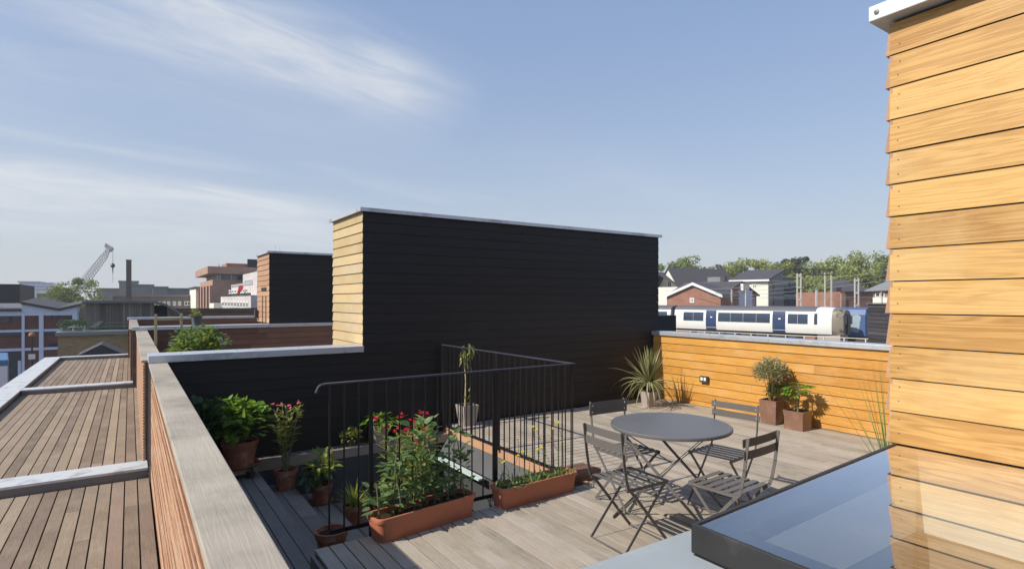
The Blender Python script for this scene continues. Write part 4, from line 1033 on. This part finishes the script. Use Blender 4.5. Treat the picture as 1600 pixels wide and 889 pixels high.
# white brick stepped building
F = FY(392, 60, 345); b = thing('apartment_block', 'stepped white brick apartment building with balconies and dark windows', 'building')
Fs = FX(392, 60, 412)
blk(F, .0, F.W, 0, Fs.W, GZ, F.z(461), 'wall', 'white_brick', b, True)
blk(F, -.1, F.W, -.12, -.02, F.z(461)+.01, F.z(457.5), 'balcony_rail', 'iron', b)
blk(F, 3.5, F.W-1, 1.2, Fs.W+1, F.z(461)+.02, F.z(442), 'second_tier', 'white_brick', b, True)
blku(F, 379.5, 402, 3.4, 9, F.z(442)+.02, F.z(413), 'top_tier', 'white_brick', b, True)
class Off:
    def __init__(s, F, t): s.F = F; s.t0 = t
    def pt(s, a, t, z): return s.F.pt(a, t+s.t0, z)
for t_, lst in ((0, [(347.5+4.7*k, 3, 471.5, 482) for k in range(9)]), (1.2, [(358+4.4*k, 2.8, 448, 456) for k in range(7)]), (3.4, [(383+3.3*k, 2, 425, 436) for k in range(4)])):
    windows(Off(F, t_), [tuple(sorted((F.s(u, t_), F.s(u+w_, t_))))+(F.z(v1), F.z(v0)) for u, w_, v0, v1 in lst], b, fr=.12)
blk(F, 6, F.W-1.5, 1.1, 1.18, F.z(442)+.02, F.z(438), 'upper_rail', 'metal', b)
su = lambda u: F.s(u); P = F.pt
t = thing('beach_umbrella', 'folded red parasol on the white apartment balcony', 'umbrella'); P = F.pt
mb = MB(); c0, c1 = Vector(P(su(363), .6, F.z(459))), Vector(P(su(368), .6, F.z(446.5)))
mb.tube([c0, c0.lerp(c1, .3), c0.lerp(c1, .7), c1], .1, 8, .3); mb.build('canopy', 'red_cloth', t); mb = MB(); mb.tube([c0-Vector((0, 0, .6)), c1], .04, 5); mb.build('pole', 'iron', t)
# curved roof house with grey boards on yellow brick
F = FX(86, 25.5, 205, 140); b = thing('rooftop_house', 'grey vertical-boarded rooftop room with curved metal roof on yellow brick', 'building')
W_ = F.W; su = lambda u: F.s(u, 1.6 if u > 118 else 0)
blk(F, su(90), W_+3, 0, 9, GZ, F.z(524), 'wall', 'yellow_brick', b, True); blk(F, su(90)-.08, W_+3, -.12, 9, F.z(524)+.01, F.z(518), 'parapet', 'concrete', b)
mb = MB(); s_ = su(133); e_ = su(241)
while s_ < e_: mb.fbox(F, s_, min(s_+.105, e_), 1.6+random.uniform(0, .012), 1.66, F.z(518), F.z(470.5)-.1); s_ += .115
mb.build('cladding', 'grey_x', b); blk(F, su(133)+.02, su(241), 1.67, 6, F.z(518), F.z(471)-.1, 'room_core', 'darkbox', b)
blk(F, su(241)+.02, su(262), 2.2, 2.3, F.z(518), F.z(478), 'recess', 'darkbox', b); blk(F, su(262)+.02, su(268), 1.9, 2.0, F.z(518), F.z(480), 'post', 'grey_x', b)
mb = MB(); vs = []; fs = []; path = [(su(129), F.z(470)), (su(200), F.z(469)), (su(243), F.z(470.5)), (su(258), F.z(475)), (su(272), F.z(483)), (su(284), F.z(494))]
for i, (a, z) in enumerate(path):
    for t_, dz in ((1.35, 0), (6.2, 0), (6.2, -.13), (1.35, -.13)): vs.append(F.pt(a, t_, z+dz))
for i in range(len(path)-1):
    for k in range(4): fs.append((i*4+k, i*4+(k+1) % 4, i*4+4+(k+1) % 4, i*4+4+k))
fs += [(0, 3, 2, 1), (20, 21, 22, 23)]; mb.add(vs, fs); mb.build('roof', 'metal_shade', b)
mb = MB(); mb.fbox(F, su(92), su(118), .05, .07, F.z(518), F.z(499)); mb.fbox(F, su(118), W_+2, .05, .07, F.z(518), F.z(502)); mb.build('glass_balustrade', 'thin_glass', b)
blk(F, su(120), su(132), 1.7, 1.8, F.z(518), F.z(478), 'glass_door', 'thin_glass', b)
for k, u in enumerate((97, 106, 118, 127)):
    c = F.pt(su(u), .7, F.z(517)); t = thing('potted_plant', ('small green plant at the left end of the glass balustrade', 'green plant with pale flowers behind the glass balustrade', 'low green plant in the middle of the glass balustrade', 'green shrub beside the grey-boarded rooftop room')[k], 'potted plant', c)
    round_pot(t, .13, .15, 'stone_pot'); bushy(t, (0, 0, .3), (.28, .25, .22), 110, .12, .07, 'leaf_mid', stems=3)
# small gable in front of the yellow brick
F = FX(130, 21, 178); b = thing('gabled_house', 'small dark tiled gable roof peeping up before the yellow brick wall', 'building'); P = F.pt; W_ = F.W
mb = MB(); mb.add([P(-.2, 0, F.z(556)), P(W_*.58, 0, F.z(539)), P(W_+.3, 0, F.z(556)), P(-.2, 2, F.z(556)), P(W_*.58, 2, F.z(539)), P(W_+.3, 2, F.z(556))], [(0, 2, 1), (3, 4, 5), (0, 1, 4, 3), (1, 2, 5, 4)]); mb.build('roof', 'slate', b)
blk(F, .1, W_, .08, 1.9, GZ, F.z(556.2), 'wall', 'brown_brick', b, True)
# street lamp, blue vehicle, cyclist-like white bike box
q_ = bgp(50, 34); t = thing('street_lamp', 'slim black street lamp before the brick-panelled building', 'street lamp', (q_.x, q_.y, GZ))
MB().tube([(0, 0, 0), (0, 0, 1.2), (0, 0, zat(526, 34)-GZ)], .07, 8, .045).build('pole', 'iron', t, True); mb = MB(); mb.lathe([(0, 0), (.15, .03), (.17, .12), (.1, .25), (0, .28)], 12, (0, 0, zat(526, 34)-GZ)); mb.build('lantern', 'terra_old', t, True)
MB().box(-.16, .16, -.1, -.08, zat(561, 34)-GZ, zat(553, 34)-GZ).build('sign_plate', 'whitepaint', t)
q_ = bgp(-36, 29); t = thing('delivery_truck', 'blue truck standing in the street at the left edge', 'truck', (q_.x, q_.y, GZ), R(8))
hz_ = zat(556, 29)-GZ
MB().box(-1.2, 1.2, -3.4, 1.6, .9, hz_).build('cargo_box', 'vehicle_blue', t, bevel=.06); MB().box(-1.1, 1.1, 1.7, 3.4, .6, 2.6).build('cab', 'whitepaint', t, bevel=.15); MB().box(-1.0, 1.0, 3.38, 3.42, 1.6, 2.4).build('windscreen', 'window', t)
MB().box(-1.0, 1.0, -3.4, 3.3, .5, .88).build('chassis', 'iron', t); MB().box(-1.15, 1.15, -3.42, -3.405, 1.2, hz_-.3).build('rear_door', 'lilac', t)
for sx in (-1, 1):
    for y in (-2.3, 2.4):
        mb = MB(); mb.tube([(sx*.85, y, .48), (sx*1.15, y, .48)], .48, 20); mb.build('wheel', 'iron', t, True)

# ================================================================== railway and houses, right
phi = R(42); tdir = Vector((-math.sin(phi), math.cos(phi)))    # (right, forward)
def rf(r, d): return Vector((d*sn+r*cs, d*cs-r*sn))
TD = rf(*tdir); TN = Vector((TD.y, -TD.x)); 
if TN.dot(Vector((sn, cs))) < 0: TN = -TN      # away from viewer
cab0 = rf((1318-800)/F_PX*58, 58.0)
class TF:
    def __init__(s, base, n0=0): s.b = base; s.n0 = n0
    def pt(s, a, t, z): q = s.b+TD*a+TN*(t+s.n0); return (q.x, q.y, z)
TZ = -1.93; ZS = .83            # underside of the body
def sect(hw=1.38, top=3.55, curve=.10):
    return [(0, 0), (-.02-0, 0), ]
vd = thing('railway_viaduct', 'dark railway viaduct with rails carrying the train', 'viaduct')
T = TF(cab0)
mb = MB(); mb.fbox(T, -30, 90, -1.2, 9, GZ, TZ-1.25); mb.build('wall', 'brown_brick', vd, uv=True)
mb = MB(); mb.fbox(T, -30, 90, -1.3, -1.1, TZ-1.25, TZ-1.0)
a = -29
while a < 60: mb.fbox(T, a, a+.10, -1.26, -1.16, TZ-1.0, TZ-.15); a += 1.9
mb.fbox(T, -30, 90, -1.25, -1.19, TZ-.22, TZ-.15); mb.build('guard_rail', 'mast', vd)
mb = MB(); 
for t_ in (.65, 2.1, 5.2, 6.65): mb.fbox(T, -30, 90, t_, t_+.08, TZ-1.245, TZ-1.1)
mb.build('rail', 'iron', vd)
def tcol(u):
    k = (u-800)/F_PX; cr = lambda q: (q.x*cs-q.y*sn, q.x*sn+q.y*cs); r0, f0 = cr(cab0); rd, fd = cr(TD)
    return (k*f0-r0)/(rd-k*fd)
# carriage cross section (t across, z up from TZ)
SEC = [(.10, 0), (.0, .35), (-.03, 1.0), (.0, 2.0), (.10, 2.75), (.22, 3.0), (.55, 3.28), (1.4, 3.45), (2.25, 3.28), (2.58, 3.0), (2.7, 2.75), (2.8, 2.0), (2.83, 1.0), (2.8, .35), (2.7, 0)]
def side_t(z):
    for (t0, z0), (t1, z1) in zip(SEC, SEC[1:6]):
        if z0 <= z <= z1: return t0+(t1-t0)*(z-z0)/(z1-z0)
    return 0
def hull(T, a0, a1, lo, hi, name, mat, par, shrink=None, n=6, cap0=True):
    mb = MB(); vs = []; fs = []; pts = SEC[lo:hi+1]; m = len(pts)
    for i in range(n+1):
        u = i/n; a = a0+(a1-a0)*u; k = shrink(u) if shrink else 1
        for t_, z_ in pts: vs.append(T.pt(a, 1.4+(t_-1.4)*k, TZ+z_*ZS*(1 if k > .999 else k**.4)))
    for i in range(n):
        for q in range(m-1): fs.append((i*m+q, i*m+q+1, i*m+m+q+1, i*m+m+q))
    fs += [tuple(range(m)), tuple(range(n*m, n*m+m))[::-1]]
    mb.add(vs, fs); return mb.build(name, mat, par, True)
def strip(T, a0, a1, z0, z1, name, mat, par, out=.015):
    mb = MB(); n = 6; vs = []; fs = []
    for i in range(n+1):
        z = z0+(z1-z0)*i/n; t_ = side_t(z)-out
        for a in (a0, a1): vs += [T.pt(a, t_, TZ+z*ZS), T.pt(a, t_+.05, TZ+z*ZS)]
    for i in range(n):
        b_ = i*4; fs += [(b_, b_+2, b_+6, b_+4), (b_, b_+4, b_+5, b_+1), (b_+2, b_+3, b_+7, b_+6)]
    fs += [(0, 1, 3, 2), (n*4, n*4+2, n*4+3, n*4+1)]
    mb.add(vs, fs); return mb.build(name, mat, par)
def carriage(a0, label, cab):
    T = TF(cab0+TD*a0); t = thing('train_carriage', label, 'train', (0, 0, 0), 0, 'carriages of the passing train')
    L = 19.6; s0 = 2.7 if cab else 0.0
    hull(T, s0, L, 0, 14, 'body', 'train_white', t)
    mb = MB(); vs = []; fs = []; rp = [(.13, 2.83), (.20, 3.03), (.53, 3.31), (1.4, 3.49), (2.27, 3.31), (2.6, 3.03)]
    for a in (s0, L): vs += [T.pt(a, t_, TZ+z_*ZS) for t_, z_ in rp]
    fs = [(k, k+1, k+7, k+6) for k in range(5)]+[tuple(range(6)), tuple(range(6, 12))[::-1]]
    mb.add(vs, fs); mb.build('roof', 'train_roof', t, True)
    if cab:
        hull(T, 2.695, 1.15, 0, 14, 'cab_nose', 'train_white', t, lambda u: 1-.07*u**2, 6)
        mb = MB(); 
        hull(T, 1.14, .1, 0, 14, 'cab_front', 'train_yellow', t, lambda u: .93-.17*u**2, 6)
        mb.fbox(T, -.10, .3, 1.0, 1.85, TZ-.0, TZ+2.1); mb.build('corridor_connection', 'iron', t)
        mb = MB(); mb.fbox(T, -.05, .35, .35, .95, TZ+1.05, TZ+1.95); mb.fbox(T, -.05, .35, 1.9, 2.5, TZ+1.05, TZ+1.95); mb.build('windscreen', 'window', t)
        mb = MB(); mb.fbox(T, .4, 2.6, .3, 2.5, TZ-.75, TZ-.02); mb.build('bumper_skirt', 'stone_pot', t)
        strip(T, tcol(1277), tcol(1272), 1.2, 2.6, 'cab_window', 'bluewin', t)
        au = lambda u: -((lambda p: p)(0)) if 0 else tcol(u)
        edges = lambda u0, u1, n: [(tcol(u1)+(tcol(u0)-tcol(u1))*k/n+(.03 if k else 0), tcol(u1)+(tcol(u0)-tcol(u1))*(k+1)/n) for k in range(n)]
        wl = edges(1068, 1099, 2)+edges(1122, 1203, 4)+edges(1231, 1262, 2); dl = [(tcol(1119), tcol(1103)), (tcol(1227), tcol(1207))]
    else: wl = [(.5, 2.2), (2.3, 4)]; dl = [(4.6, 6), (13, 14.4)]
    for a, b_ in wl: strip(T, a, b_, 1.22, 2.5, 'window', 'bluewin', t)
    for a, b_ in dl:
        d_ = strip(T, a, b_, .02, 2.80, 'door', 'train_blue', t, .02)
        strip(T, a+.5, a+.75, 1.75, 1.9, 'door_button', 'whitepaint', d_, .026)
    mb = MB(); mb.fbox(T, s0+.3, L-.2, .35, 2.45, TZ-.25, TZ-.01)
    for a in (2.6, 4.6, 15.2, 17.2): 
        mb.tube([T.pt(a, .55, TZ-.66), T.pt(a, .75, TZ-.66)], .42, 14)
    a = 6.
    while a < 14: mb.fbox(T, a, a+1.3, .3, 1.2, TZ-.75, TZ-.2); a += 1.8
    mb.build('underframe', 'train_grey', t)
    return t
carriage(0, 'white and navy train carriage with rounded driving cab passing behind the wall', True)
c2 = carriage(20.2, 'second white train carriage half hidden by the black tower', False)
mb = MB(); mb.fbox(TF(cab0+TD*19.62), 0, .56, .5, 2.3, TZ+.1, TZ+2.4); mb.build('gangway', 'iron', c2)
# blue wagon on the far track
T2 = TF(rf((1352-800)/F_PX*60.5, 60.5)); t = thing('freight_wagon', 'blue graffitied freight wagon behind the train cab', 'railway wagon')
mb = MB(); vs = []; fs = []; sec = [(.0, -.3), (-.0, 2.0), (.25, 2.55), (1.4, 2.8), (2.55, 2.55), (2.8, 2.0), (2.8, -.3)]; T = T2
for a in (0, 13): vs += [T.pt(a, t_, TZ+z_) for t_, z_ in sec]
fs = [(k, (k+1) % 7, (k+1) % 7+7, k+7) for k in range(7)]+[tuple(range(7)), tuple(range(7, 14))[::-1]]; mb.add(vs, fs); mb.build('body', 'wagon', t)
mb = MB()
for a, b_, z0, z1 in ((.6, 2.0, .1, 1.5), (1.3, 3.6, .3, 1.9), (2.9, 4.6, .05, 1.3), (4.3, 5.4, .9, 1.75), (.5, 1.2, 1.2, 2.0)): mb.add([T.pt(a, -.006-.004*a, TZ+z0), T.pt(b_, -.006-.004*a, TZ+z0+.1), T.pt(b_+.2, -.006-.004*a, TZ+z1), T.pt(a-.1, -.006-.004*a, TZ+z1-.2), T.pt((a+b_)/2, -.006-.004*a, TZ+z1+.15)], [(0, 1, 2, 4, 3)])
mb.build('graffiti', 'graffiti', t)
mb = MB(); mb.fbox(T, 0, 13, .3, 2.5, TZ-.6, TZ-.31)
for a in (1.5, 3.2, 9.5, 11.2): mb.tube([T.pt(a, .5, TZ-.66), T.pt(a, .7, TZ-.66)], .42, 14)
mb.build('underframe', 'train_grey', t)
mb = MB(); mb.fbox(T, -.06, -.005, .2, 2.6, TZ-.1, TZ+2.3); mb.build('end_door', 'wagon', t)

# masts and wires
def ole_mast(label, u, d, vt, lattice=True, wpx=7, grp='overhead line masts'):
    q = bgp(u, d); t = thing('railway_mast', label, 'mast', (q.x, q.y, GZ), -YAW, grp); H = zat(vt, d)-GZ; hw = wpx/2/F_PX*d
    if lattice:
        mb = MB(); mb.box(-hw, -hw+.10, -.08, .08, 0, H); mb.box(hw-.10, hw, -.08, .08, 0, H); mb.build('column', 'mast', t)
        mb = MB(); z = H-.35
        while z > 5: mb.box(-hw+.10, hw-.10, -.06, .06, z, z+.24); z -= 1.45
        mb.build('tie_plate', 'mast', t)
    else: MB().box(-.08, .08, -.08, .08, 0, H).build('column', 'mast', t)
    return t
m1 = ole_mast('pale twin-column lattice mast left of the big trees', 1248.5, 68, 427)
m2 = ole_mast('pale twin-column lattice mast before the brick buildings at right', 1338.5, 66, 435)
ole_mast('single slim mast left of the pair standing before the trees', 1289, 80, 424, False)
ole_mast('single slim mast right of the pair standing before the trees', 1299, 82, 424, False)
ole_mast('short single post just above the blue wagon', 1275.5, 64, 453, False)
ole_mast('thin pole before the red brick gable house', 1049, 84, 457, False, grp='thin poles by the brick gable')
ole_mast('thin white pole between the two small gables', 1143, 80, 452, False, grp='thin poles by the brick gable')
t = thing('overhead_wire', 'run of overhead railway wires strung across the houses and trees', 'cable')
for (u0, v0, d0, u1, v1, d1, sag, r_) in ((1040, 455, 85, 1400, 420, 60, .5, .02), (1040, 459, 85, 1400, 428, 60, .6, .02), (1040, 466, 84, 1400, 436, 60, .5, .024), (1040, 462, 86, 1400, 466, 62, .2, .018), (1040, 449, 88, 1250, 437, 69, .6, .018), (1190, 464.5, 80, 1400, 464, 62, .0, .02)):
    a, b_ = bgp(u0, d0), bgp(u1, d1); pts = []
    for k in range(13): u = k/12; c = a.lerp(b_, u); pts.append((c.x, c.y, zat(v0, d0)*(1-u)+zat(v1, d1)*u-sag*4*u*(1-u)))
    MB().tube(pts, r_, 4).build('wire', 'wire', t)
q = bgp(1270, 78); t = thing('signal_gantry', 'thin dark overhead beam spanning between masts before the trees', 'gantry')
a, b_ = bgp(1238, 70), bgp(1306, 82); mb = MB()
for dz in (0, .7): mb.bar((a.x, a.y, zat(424, 70)+dz-.4), (b_.x, b_.y, zat(424, 80)+dz-.4), .12, .12)
for k in range(14): 
    c0, c1 = a.lerp(b_, k/14), a.lerp(b_, (k+1)/14); mb.bar((c0.x, c0.y, zat(424, 75)+(0 if k % 2 else .6)-.4), (c1.x, c1.y, zat(424, 75)+(.6 if k % 2 else 0)-.4), .07, .07)
mb.build('beam', 'bark', t)

# houses
def gable(F, s0, s1, t0, t1, ze, zr, par, rmat, wmat, name='roof', over=.3, ridge='t', uv=True, verge=True):
    """walls with a pitched roof; ridge 't' runs away from the viewer (gable faces us), 's' runs across"""
    P = F.pt; mb = MB(); mb.fbox(F, s0, s1, t0, t1, GZ, ze)
    if ridge == 't':
        m = (s0+s1)/2; mb.add([P(s0, t0, ze), P(s1, t0, ze), P(m, t0, zr), P(s0, t1, ze), P(s1, t1, ze), P(m, t1, zr)], [(0, 1, 2), (4, 3, 5)])
    else:
        m = (t0+t1)/2; mb.add([P(s0, t0, ze), P(s0, t1, ze), P(s0, m, zr), P(s1, t0, ze), P(s1, t1, ze), P(s1, m, zr)], [(0, 2, 1), (3, 4, 5)])
    mb.build('wall', wmat, par, uv=uv)
    mb = MB(); th = .18
    if ridge == 't':
        sl = (zr-ze)/(m-s0)
        for sg, e_ in ((-1, s0-over), (1, s1+over)):
            zz = ze-sl*over; c = [(e_, t0-over, zz), (m, t0-over, zr), (m, t1+over, zr), (e_, t1+over, zz)]
            mb.hexa([P(*q_) for q_ in c]+[P(a, b, z+th) for a, b, z in c])
    else:
        sl = (zr-ze)/(m-t0)
        for e_ in (t0-over, t1+over):
            zz = ze-sl*over; c = [(s0-over, e_, zz), (s1+over, e_, zz), (s1+over, m, zr), (s0-over, m, zr)]
            mb.hexa([P(*q_) for q_ in c]+[P(a, b, z+th) for a, b, z in c])
    rf_ = mb.build(name, rmat, par)
    if verge and ridge == 't':
        mb = MB()
        for e_ in (s0-over, s1+over):
            zz = ze-sl*over; mb.hexa([P(e_, t0-over-.06, zz-.2), P(m, t0-over-.06, zr-.2), P(m, t0-over-.005, zr-.2), P(e_, t0-over-.005, zz-.2), P(e_, t0-over-.06, zz+th+.02), P(m, t0-over-.06, zr+th+.02), P(m, t0-over-.005, zr+th+.02), P(e_, t0-over-.005, zz+th+.02)])
        mb.build('bargeboard', 'whitepaint', rf_)
# white gable with long dark roof
F = Frame(1028, 120, 1062, 113); b = thing('gabled_house', 'cream-rendered gable house with long dark slate roof', 'house'); gable(F, 0, F.W, 0, 14, F.z(452), F.z(420), b, 'slate', 'render', verge=False)
windows(F, [(F.W*.48, F.W*.64, F.z(450), F.z(439))], b, fr=.12)
F2 = Frame(1060, 112, 1112, 124); mb = MB(); P = F2.pt; 
mb.add([P(0, 0, F2.z(449)), P(F2.W, 0, F2.z(449)), P(F2.W*.93, 6, F2.z(426)), P(-1.5, 5, F2.z(425)), P(0, 12, F2.z(449)), P(F2.W, 12, F2.z(449))], [(0, 1, 2, 3), (3, 2, 5, 4), (1, 5, 2)]); mb.build('wing_roof', 'slate', b)
blk(F2, 0, F2.W, .1, 11.8, GZ, F2.z(449.3), 'wing_wall', 'render', b)
mb = MB(); mb.add([P(F2.W, -.1, F2.z(447)), P(F2.W+.4, -.1, F2.z(447)), P(F2.W*.93+.4, 6, F2.z(423)), P(F2.W*.93, 6, F2.z(423)), P(F2.W, -.1, F2.z(451)), P(F2.W+.4, -.1, F2.z(451)), P(F2.W*.93+.4, 6, F2.z(428)), P(F2.W*.93, 6, F2.z(428))], [(0, 1, 2, 3), (4, 7, 6, 5), (0, 4, 5, 1), (0, 3, 7, 4), (1, 5, 6, 2)]); mb.build('verge', 'red_brick', b, uv=True)
# red brick gable
F = Frame(1042, 82, 1126, 78); b = thing('gabled_house', 'red brick gable house with white bargeboards and one small window', 'house')
gable(F, 0, F.W, 0, 12, F.z(461.5), F.z(443.5), b, 'slate', 'red_brick'); windows(F, [(F.W*.44, F.W*.52, F.z(473), F.z(465.5))], b, fr=.12)
mb = MB(); P = F.pt; mb.box
F2 = Frame(1090, 108, 1162, 104); b2 = thing('terraced_house', 'long dark slate roof joining the two red brick gables', 'house'); gable(F2, 0, F2.W, 0, 12, F2.z(455), F2.z(439.5), b2, 'slate', 'red_brick', ridge='s')
blk(F2, F2.W*.10, F2.W*.45, 5.5, 8, F2.z(441), F2.z(431), 'roof_dormer', 'roofgrey', b2); blk(F2, F2.W*.40, F2.W*.5, 5, 8, F2.z(441), F2.z(430), 'chimney', 'slate', b2)
F = Frame(1129, 88, 1182, 94); b = thing('gabled_house', 'small red brick gable with tall pale stair window panel', 'house'); gable(F, 0, F.W, 0, 10, F.z(461), F.z(441), b, 'slate', 'red_brick', over=.4, verge=False)
blk(F, F.W*.42, F.W*.82, -.3, .0, GZ, F.z(454), 'pale_panel', 'lilac', b); blk(F, F.W*.44, F.W*.62, -.9, .0, F.z(454), F.z(443.5), 'cream_box', 'render', b); windows(F, [(F.W*.14, F.W*.28, F.z(476), F.z(465)), (F.W*.84, F.W*.94, F.z(476), F.z(465))], b, 'window', fr=.1)
mb = MB(); mb.fbox(F, F.W*.49, F.W*.53, -1.0, -.92, F.z(482), F.z(454)); mb.build('downpipe', 'whitepaint', b)
# white modern house
F = Frame(1144, 102, 1200, 98); b = thing('modern_house', 'white rendered house with slanting slate roof and grey side', 'house'); P = F.pt
blk(F, 0, F.W, 0, 9, GZ, F.z(438), 'wall', 'render', b)
zr_ = F.z(420); ze_ = F.z(438)
mb = MB(); mb.add([P(F.W-.02, .02, ze_), P(F.W-.02, 9, ze_), P(F.W-.02, 9, zr_), P(0.02, .02, ze_), P(.02, 9, ze_), P(.02, 9, zr_)], [(0, 1, 2), (3, 5, 4), (1, 4, 5, 2)]); mb.build('gable', 'concrete', b)
mb = MB(); c = [(-.4, -.5, ze_-.1), (F.W+.35, -.5, ze_-.1), (F.W+.35, 9.2, zr_), (-.4, 9.2, zr_)]; mb.hexa([P(*q_) for q_ in c]+[P(q_[0], q_[1], q_[2]+.22) for q_ in c]); mb.build('roof', 'slate', b)
blk(F, F.W+.01, F.W+.12, .05, 9, GZ, ze_-.1, 'side_wall', 'concrete', b)
mb = MB(); mb.fbox(F, -.4, F.W+.35, -.6, -.51, ze_-.22, ze_+.08); mb.build('fascia', 'whitepaint', b)
windows(F, [(F.s(1176), F.s(1182), F.z(450), F.z(444))], b, fr=.12)
for a in (2.2,):
    for v0, v1 in ((444, 452), (464, 476)): blk(F, F.W+.12, F.W+.16, a, a+1.2, F.z(v1), F.z(v0), 'side_window', 'window', b)
F = Frame(1222, 108, 1246, 112); b = thing('modern_house', 'grey house with dark blue glazed balconies beside the white house', 'house')
blk(F, 0, F.W, .5, 9, GZ, F.z(434), 'wall', 'lilac', b); mb = MB(); P = F.pt; c = [(-.6, -.4, F.z(436)), (F.W+.4, -.4, F.z(436)), (F.W+.4, 9, F.z(426)), (-.6, 9, F.z(426))]; mb.hexa([P(*q_) for q_ in c]+[P(q_[0], q_[1], q_[2]+.2) for q_ in c]); mb.build('roof', 'slate', b)
for v0, v1 in ((441, 447), (448, 460), (463, 479)): blk(F, F.W*.05, F.W*.45, .2, .48, F.z(v1), F.z(v0), 'balcony_glazing', 'bluewin', b); blk(F, F.W*.55, F.W*.95, .2, .48, F.z(v1), F.z(v0), 'balcony_glazing', 'train_blue', b)
# brick buildings on the right
F = Frame(1297, 96, 1318, 96); b = thing('low_building', 'low weathered pink brick wall with pale coping right of the trees', 'building'); blk(F, 0, F.W, 0, 5, GZ, F.z(467), 'wall', 'pink_brick', b, True); blk(F, -.1, F.W+.1, -.1, 5, F.z(467)+.01, F.z(465), 'coping', 'concrete', b)
F = Frame(1313, 90, 1362, 92); b = thing('brick_building', 'brown brick building with dark roof behind the right lattice mast', 'building')
blk(F, 0, F.W, 0, 9, GZ, F.z(456), 'wall', 'red_brick', b, True); blk(F, .0, .9, -.2, 1.2, F.z(482), F.z(459), 'pier', 'pink_brick', b, True)
P = F.pt; mb = MB(); c = [(F.W*.1, -.3, F.z(457)), (F.W+.5, -.3, F.z(457)), (F.W+.5, 6, F.z(436)), (F.W*.45, 6, F.z(442))]; mb.hexa([P(*q_) for q_ in c]+[P(q_[0], q_[1], q_[2]+.2) for q_ in c]); mb.build('roof', 'slate', b); blk(F, .3, 1.5, 1, 2, F.z(456), F.z(449), 'chimney', 'slate', b)
F = Frame(1358, 84, 1410, 80); b = thing('brick_building', 'grey sheet-roofed shed with pale wall beside the cedar tower', 'building')
blk(F, .6, F.W, 0, 8, GZ, F.z(454), 'wall', 'red_brick', b, True); blk(F, .55, F.W, -.06, -.01, GZ, F.z(464.5), 'pale_wall', 'render', b)
windows(F, [(F.W*.2, F.W*.48, F.z(464), F.z(457))], b, fr=.1)
P = F.pt; mb = MB(); c = [(-.4, -.5, F.z(455)), (F.W+.5, -.5, F.z(454)), (F.W+.5, 5, F.z(428)), (F.W*.35, 5, F.z(431))]; mb.hexa([P(*q_) for q_ in c]+[P(q_[0], q_[1], q_[2]+.15) for q_ in c]); mb.build('roof', 'roofgrey', b)
mb = MB(); mb.tube([F.pt(F.W*.42, -.4, GZ), F.pt(F.W*.42, -.4, F.z(456))], .06, 6); mb.build('downpipe', 'mast', b)
F = Frame(1258, 330, 1285, 335); b = thing('office_building', 'faraway pale domed rooftop between the trees', 'building'); blk(F, 0, F.W, 0, 20, GZ, F.z(420), 'wall', 'concrete', b)
mb = MB(); c_ = F.pt(F.W*.5, 10, F.z(420)); mb.lathe([(6, 0), (5, 1), (3, 1.8), (0, 2.2)], 20, c_); mb.build('roof', 'roofgrey', b, True)
# trees
TG = 'trees beyond the railway'
for i, (u, d, vt, wp, mt, n, lab) in enumerate(((1068, 150, 403, 78, 'tree_a', 6000, 'rounded green tree behind the cream gable house'), (1103, 155, 420, 50, 'tree_a', 3000, 'lower green tree at the right end of the dark slate roof'),
        (1135, 160, 414, 44, 'tree_c', 3000, 'dark tree left of the mono-pitch white house'), (1168, 150, 406, 84, 'tree_b', 5500, 'light green tree behind the white house'),
        (1205, 145, 408, 62, 'tree_b', 3500, 'mid-height green tree right of the white house roof'), (1236, 150, 402, 54, 'tree_c', 4500, 'dark purple-green tree top before the gap in the trees'),
        (1270, 118, 428, 84, 'tree_b', 7000, 'low bushy tree filling the space right of the left lattice mast'), (1318, 130, 389, 112, 'tree_b', 9000, 'largest light green tree on the right skyline'),
        (1378, 135, 391, 100, 'tree_a', 7000, 'wide green tree touching the cedar tower edge'), (1330, 108, 417, 64, 'tree_b', 5000, 'bright green smaller tree in front of the largest one'), (1292, 112, 446, 60, 'tree_a', 4500, 'low dark green scrub tree above the blue wagon'))):
    tree(lab, u, d, vt, wp, mt, n, group=TG, hr=1.1)
# black boarded boxes beyond the parapet
t = thing('stair_tower', 'small dark-grey boarded roof box beyond the orange wall at right', 'roof structure'); F = Frame(1357, 14.2, 1420, 12.8)
blk(F, .02, F.W, .02, 2.5, -4, F.z(476.5), 'core', 'darkbox', t)
mb = MB(); a, b_ = Vector(F.pt(0, 0, 0)[:2]), Vector(F.pt(F.W, 0, 0)[:2]); clad(mb, a, b_, -.6, F.z(475.5), .095, -F.n, th0=.008, th1=.02); mb.build('cladding', 'black_y', t)
mb = MB(); mb.fbox(F, -.03, F.W, -.05, 2.5, F.z(475.5)+.002, F.z(475.5)+.03); mb.build('metal_cap', 'metal_shade', t)
t = thing('stair_tower', 'low black box in the gap between the black tower and the train', 'roof structure'); F = Frame(1020, 15, 1056.5, 15.6); blk(F, 0, F.W, 0, 2, -4, F.z(493), 'wall', 'darkbox', t)

# ================================================================== air
mb = MB(); mb.box(-700, 900, -700, 1100, GZ-1, 32)
hz_o = mb.build('haze', 'ground'); hz_o['kind'] = 'stuff'; hz_o['label'] = 'thin pale summer haze over the town'
hm = bpy.data.materials.new('haze_air'); hm.use_nodes = True; ht = NT(hm.node_tree); ht.n.clear()
pv = ht.new('ShaderNodeVolumePrincipled', {'Color': (.93, .95, 1, 1), 'Density': .0006, 'Anisotropy': .1})
ht.new('ShaderNodeOutputMaterial', {'Volume': pv.outputs[0]})
hz_o.data.materials.clear(); hz_o.data.materials.append(hm)
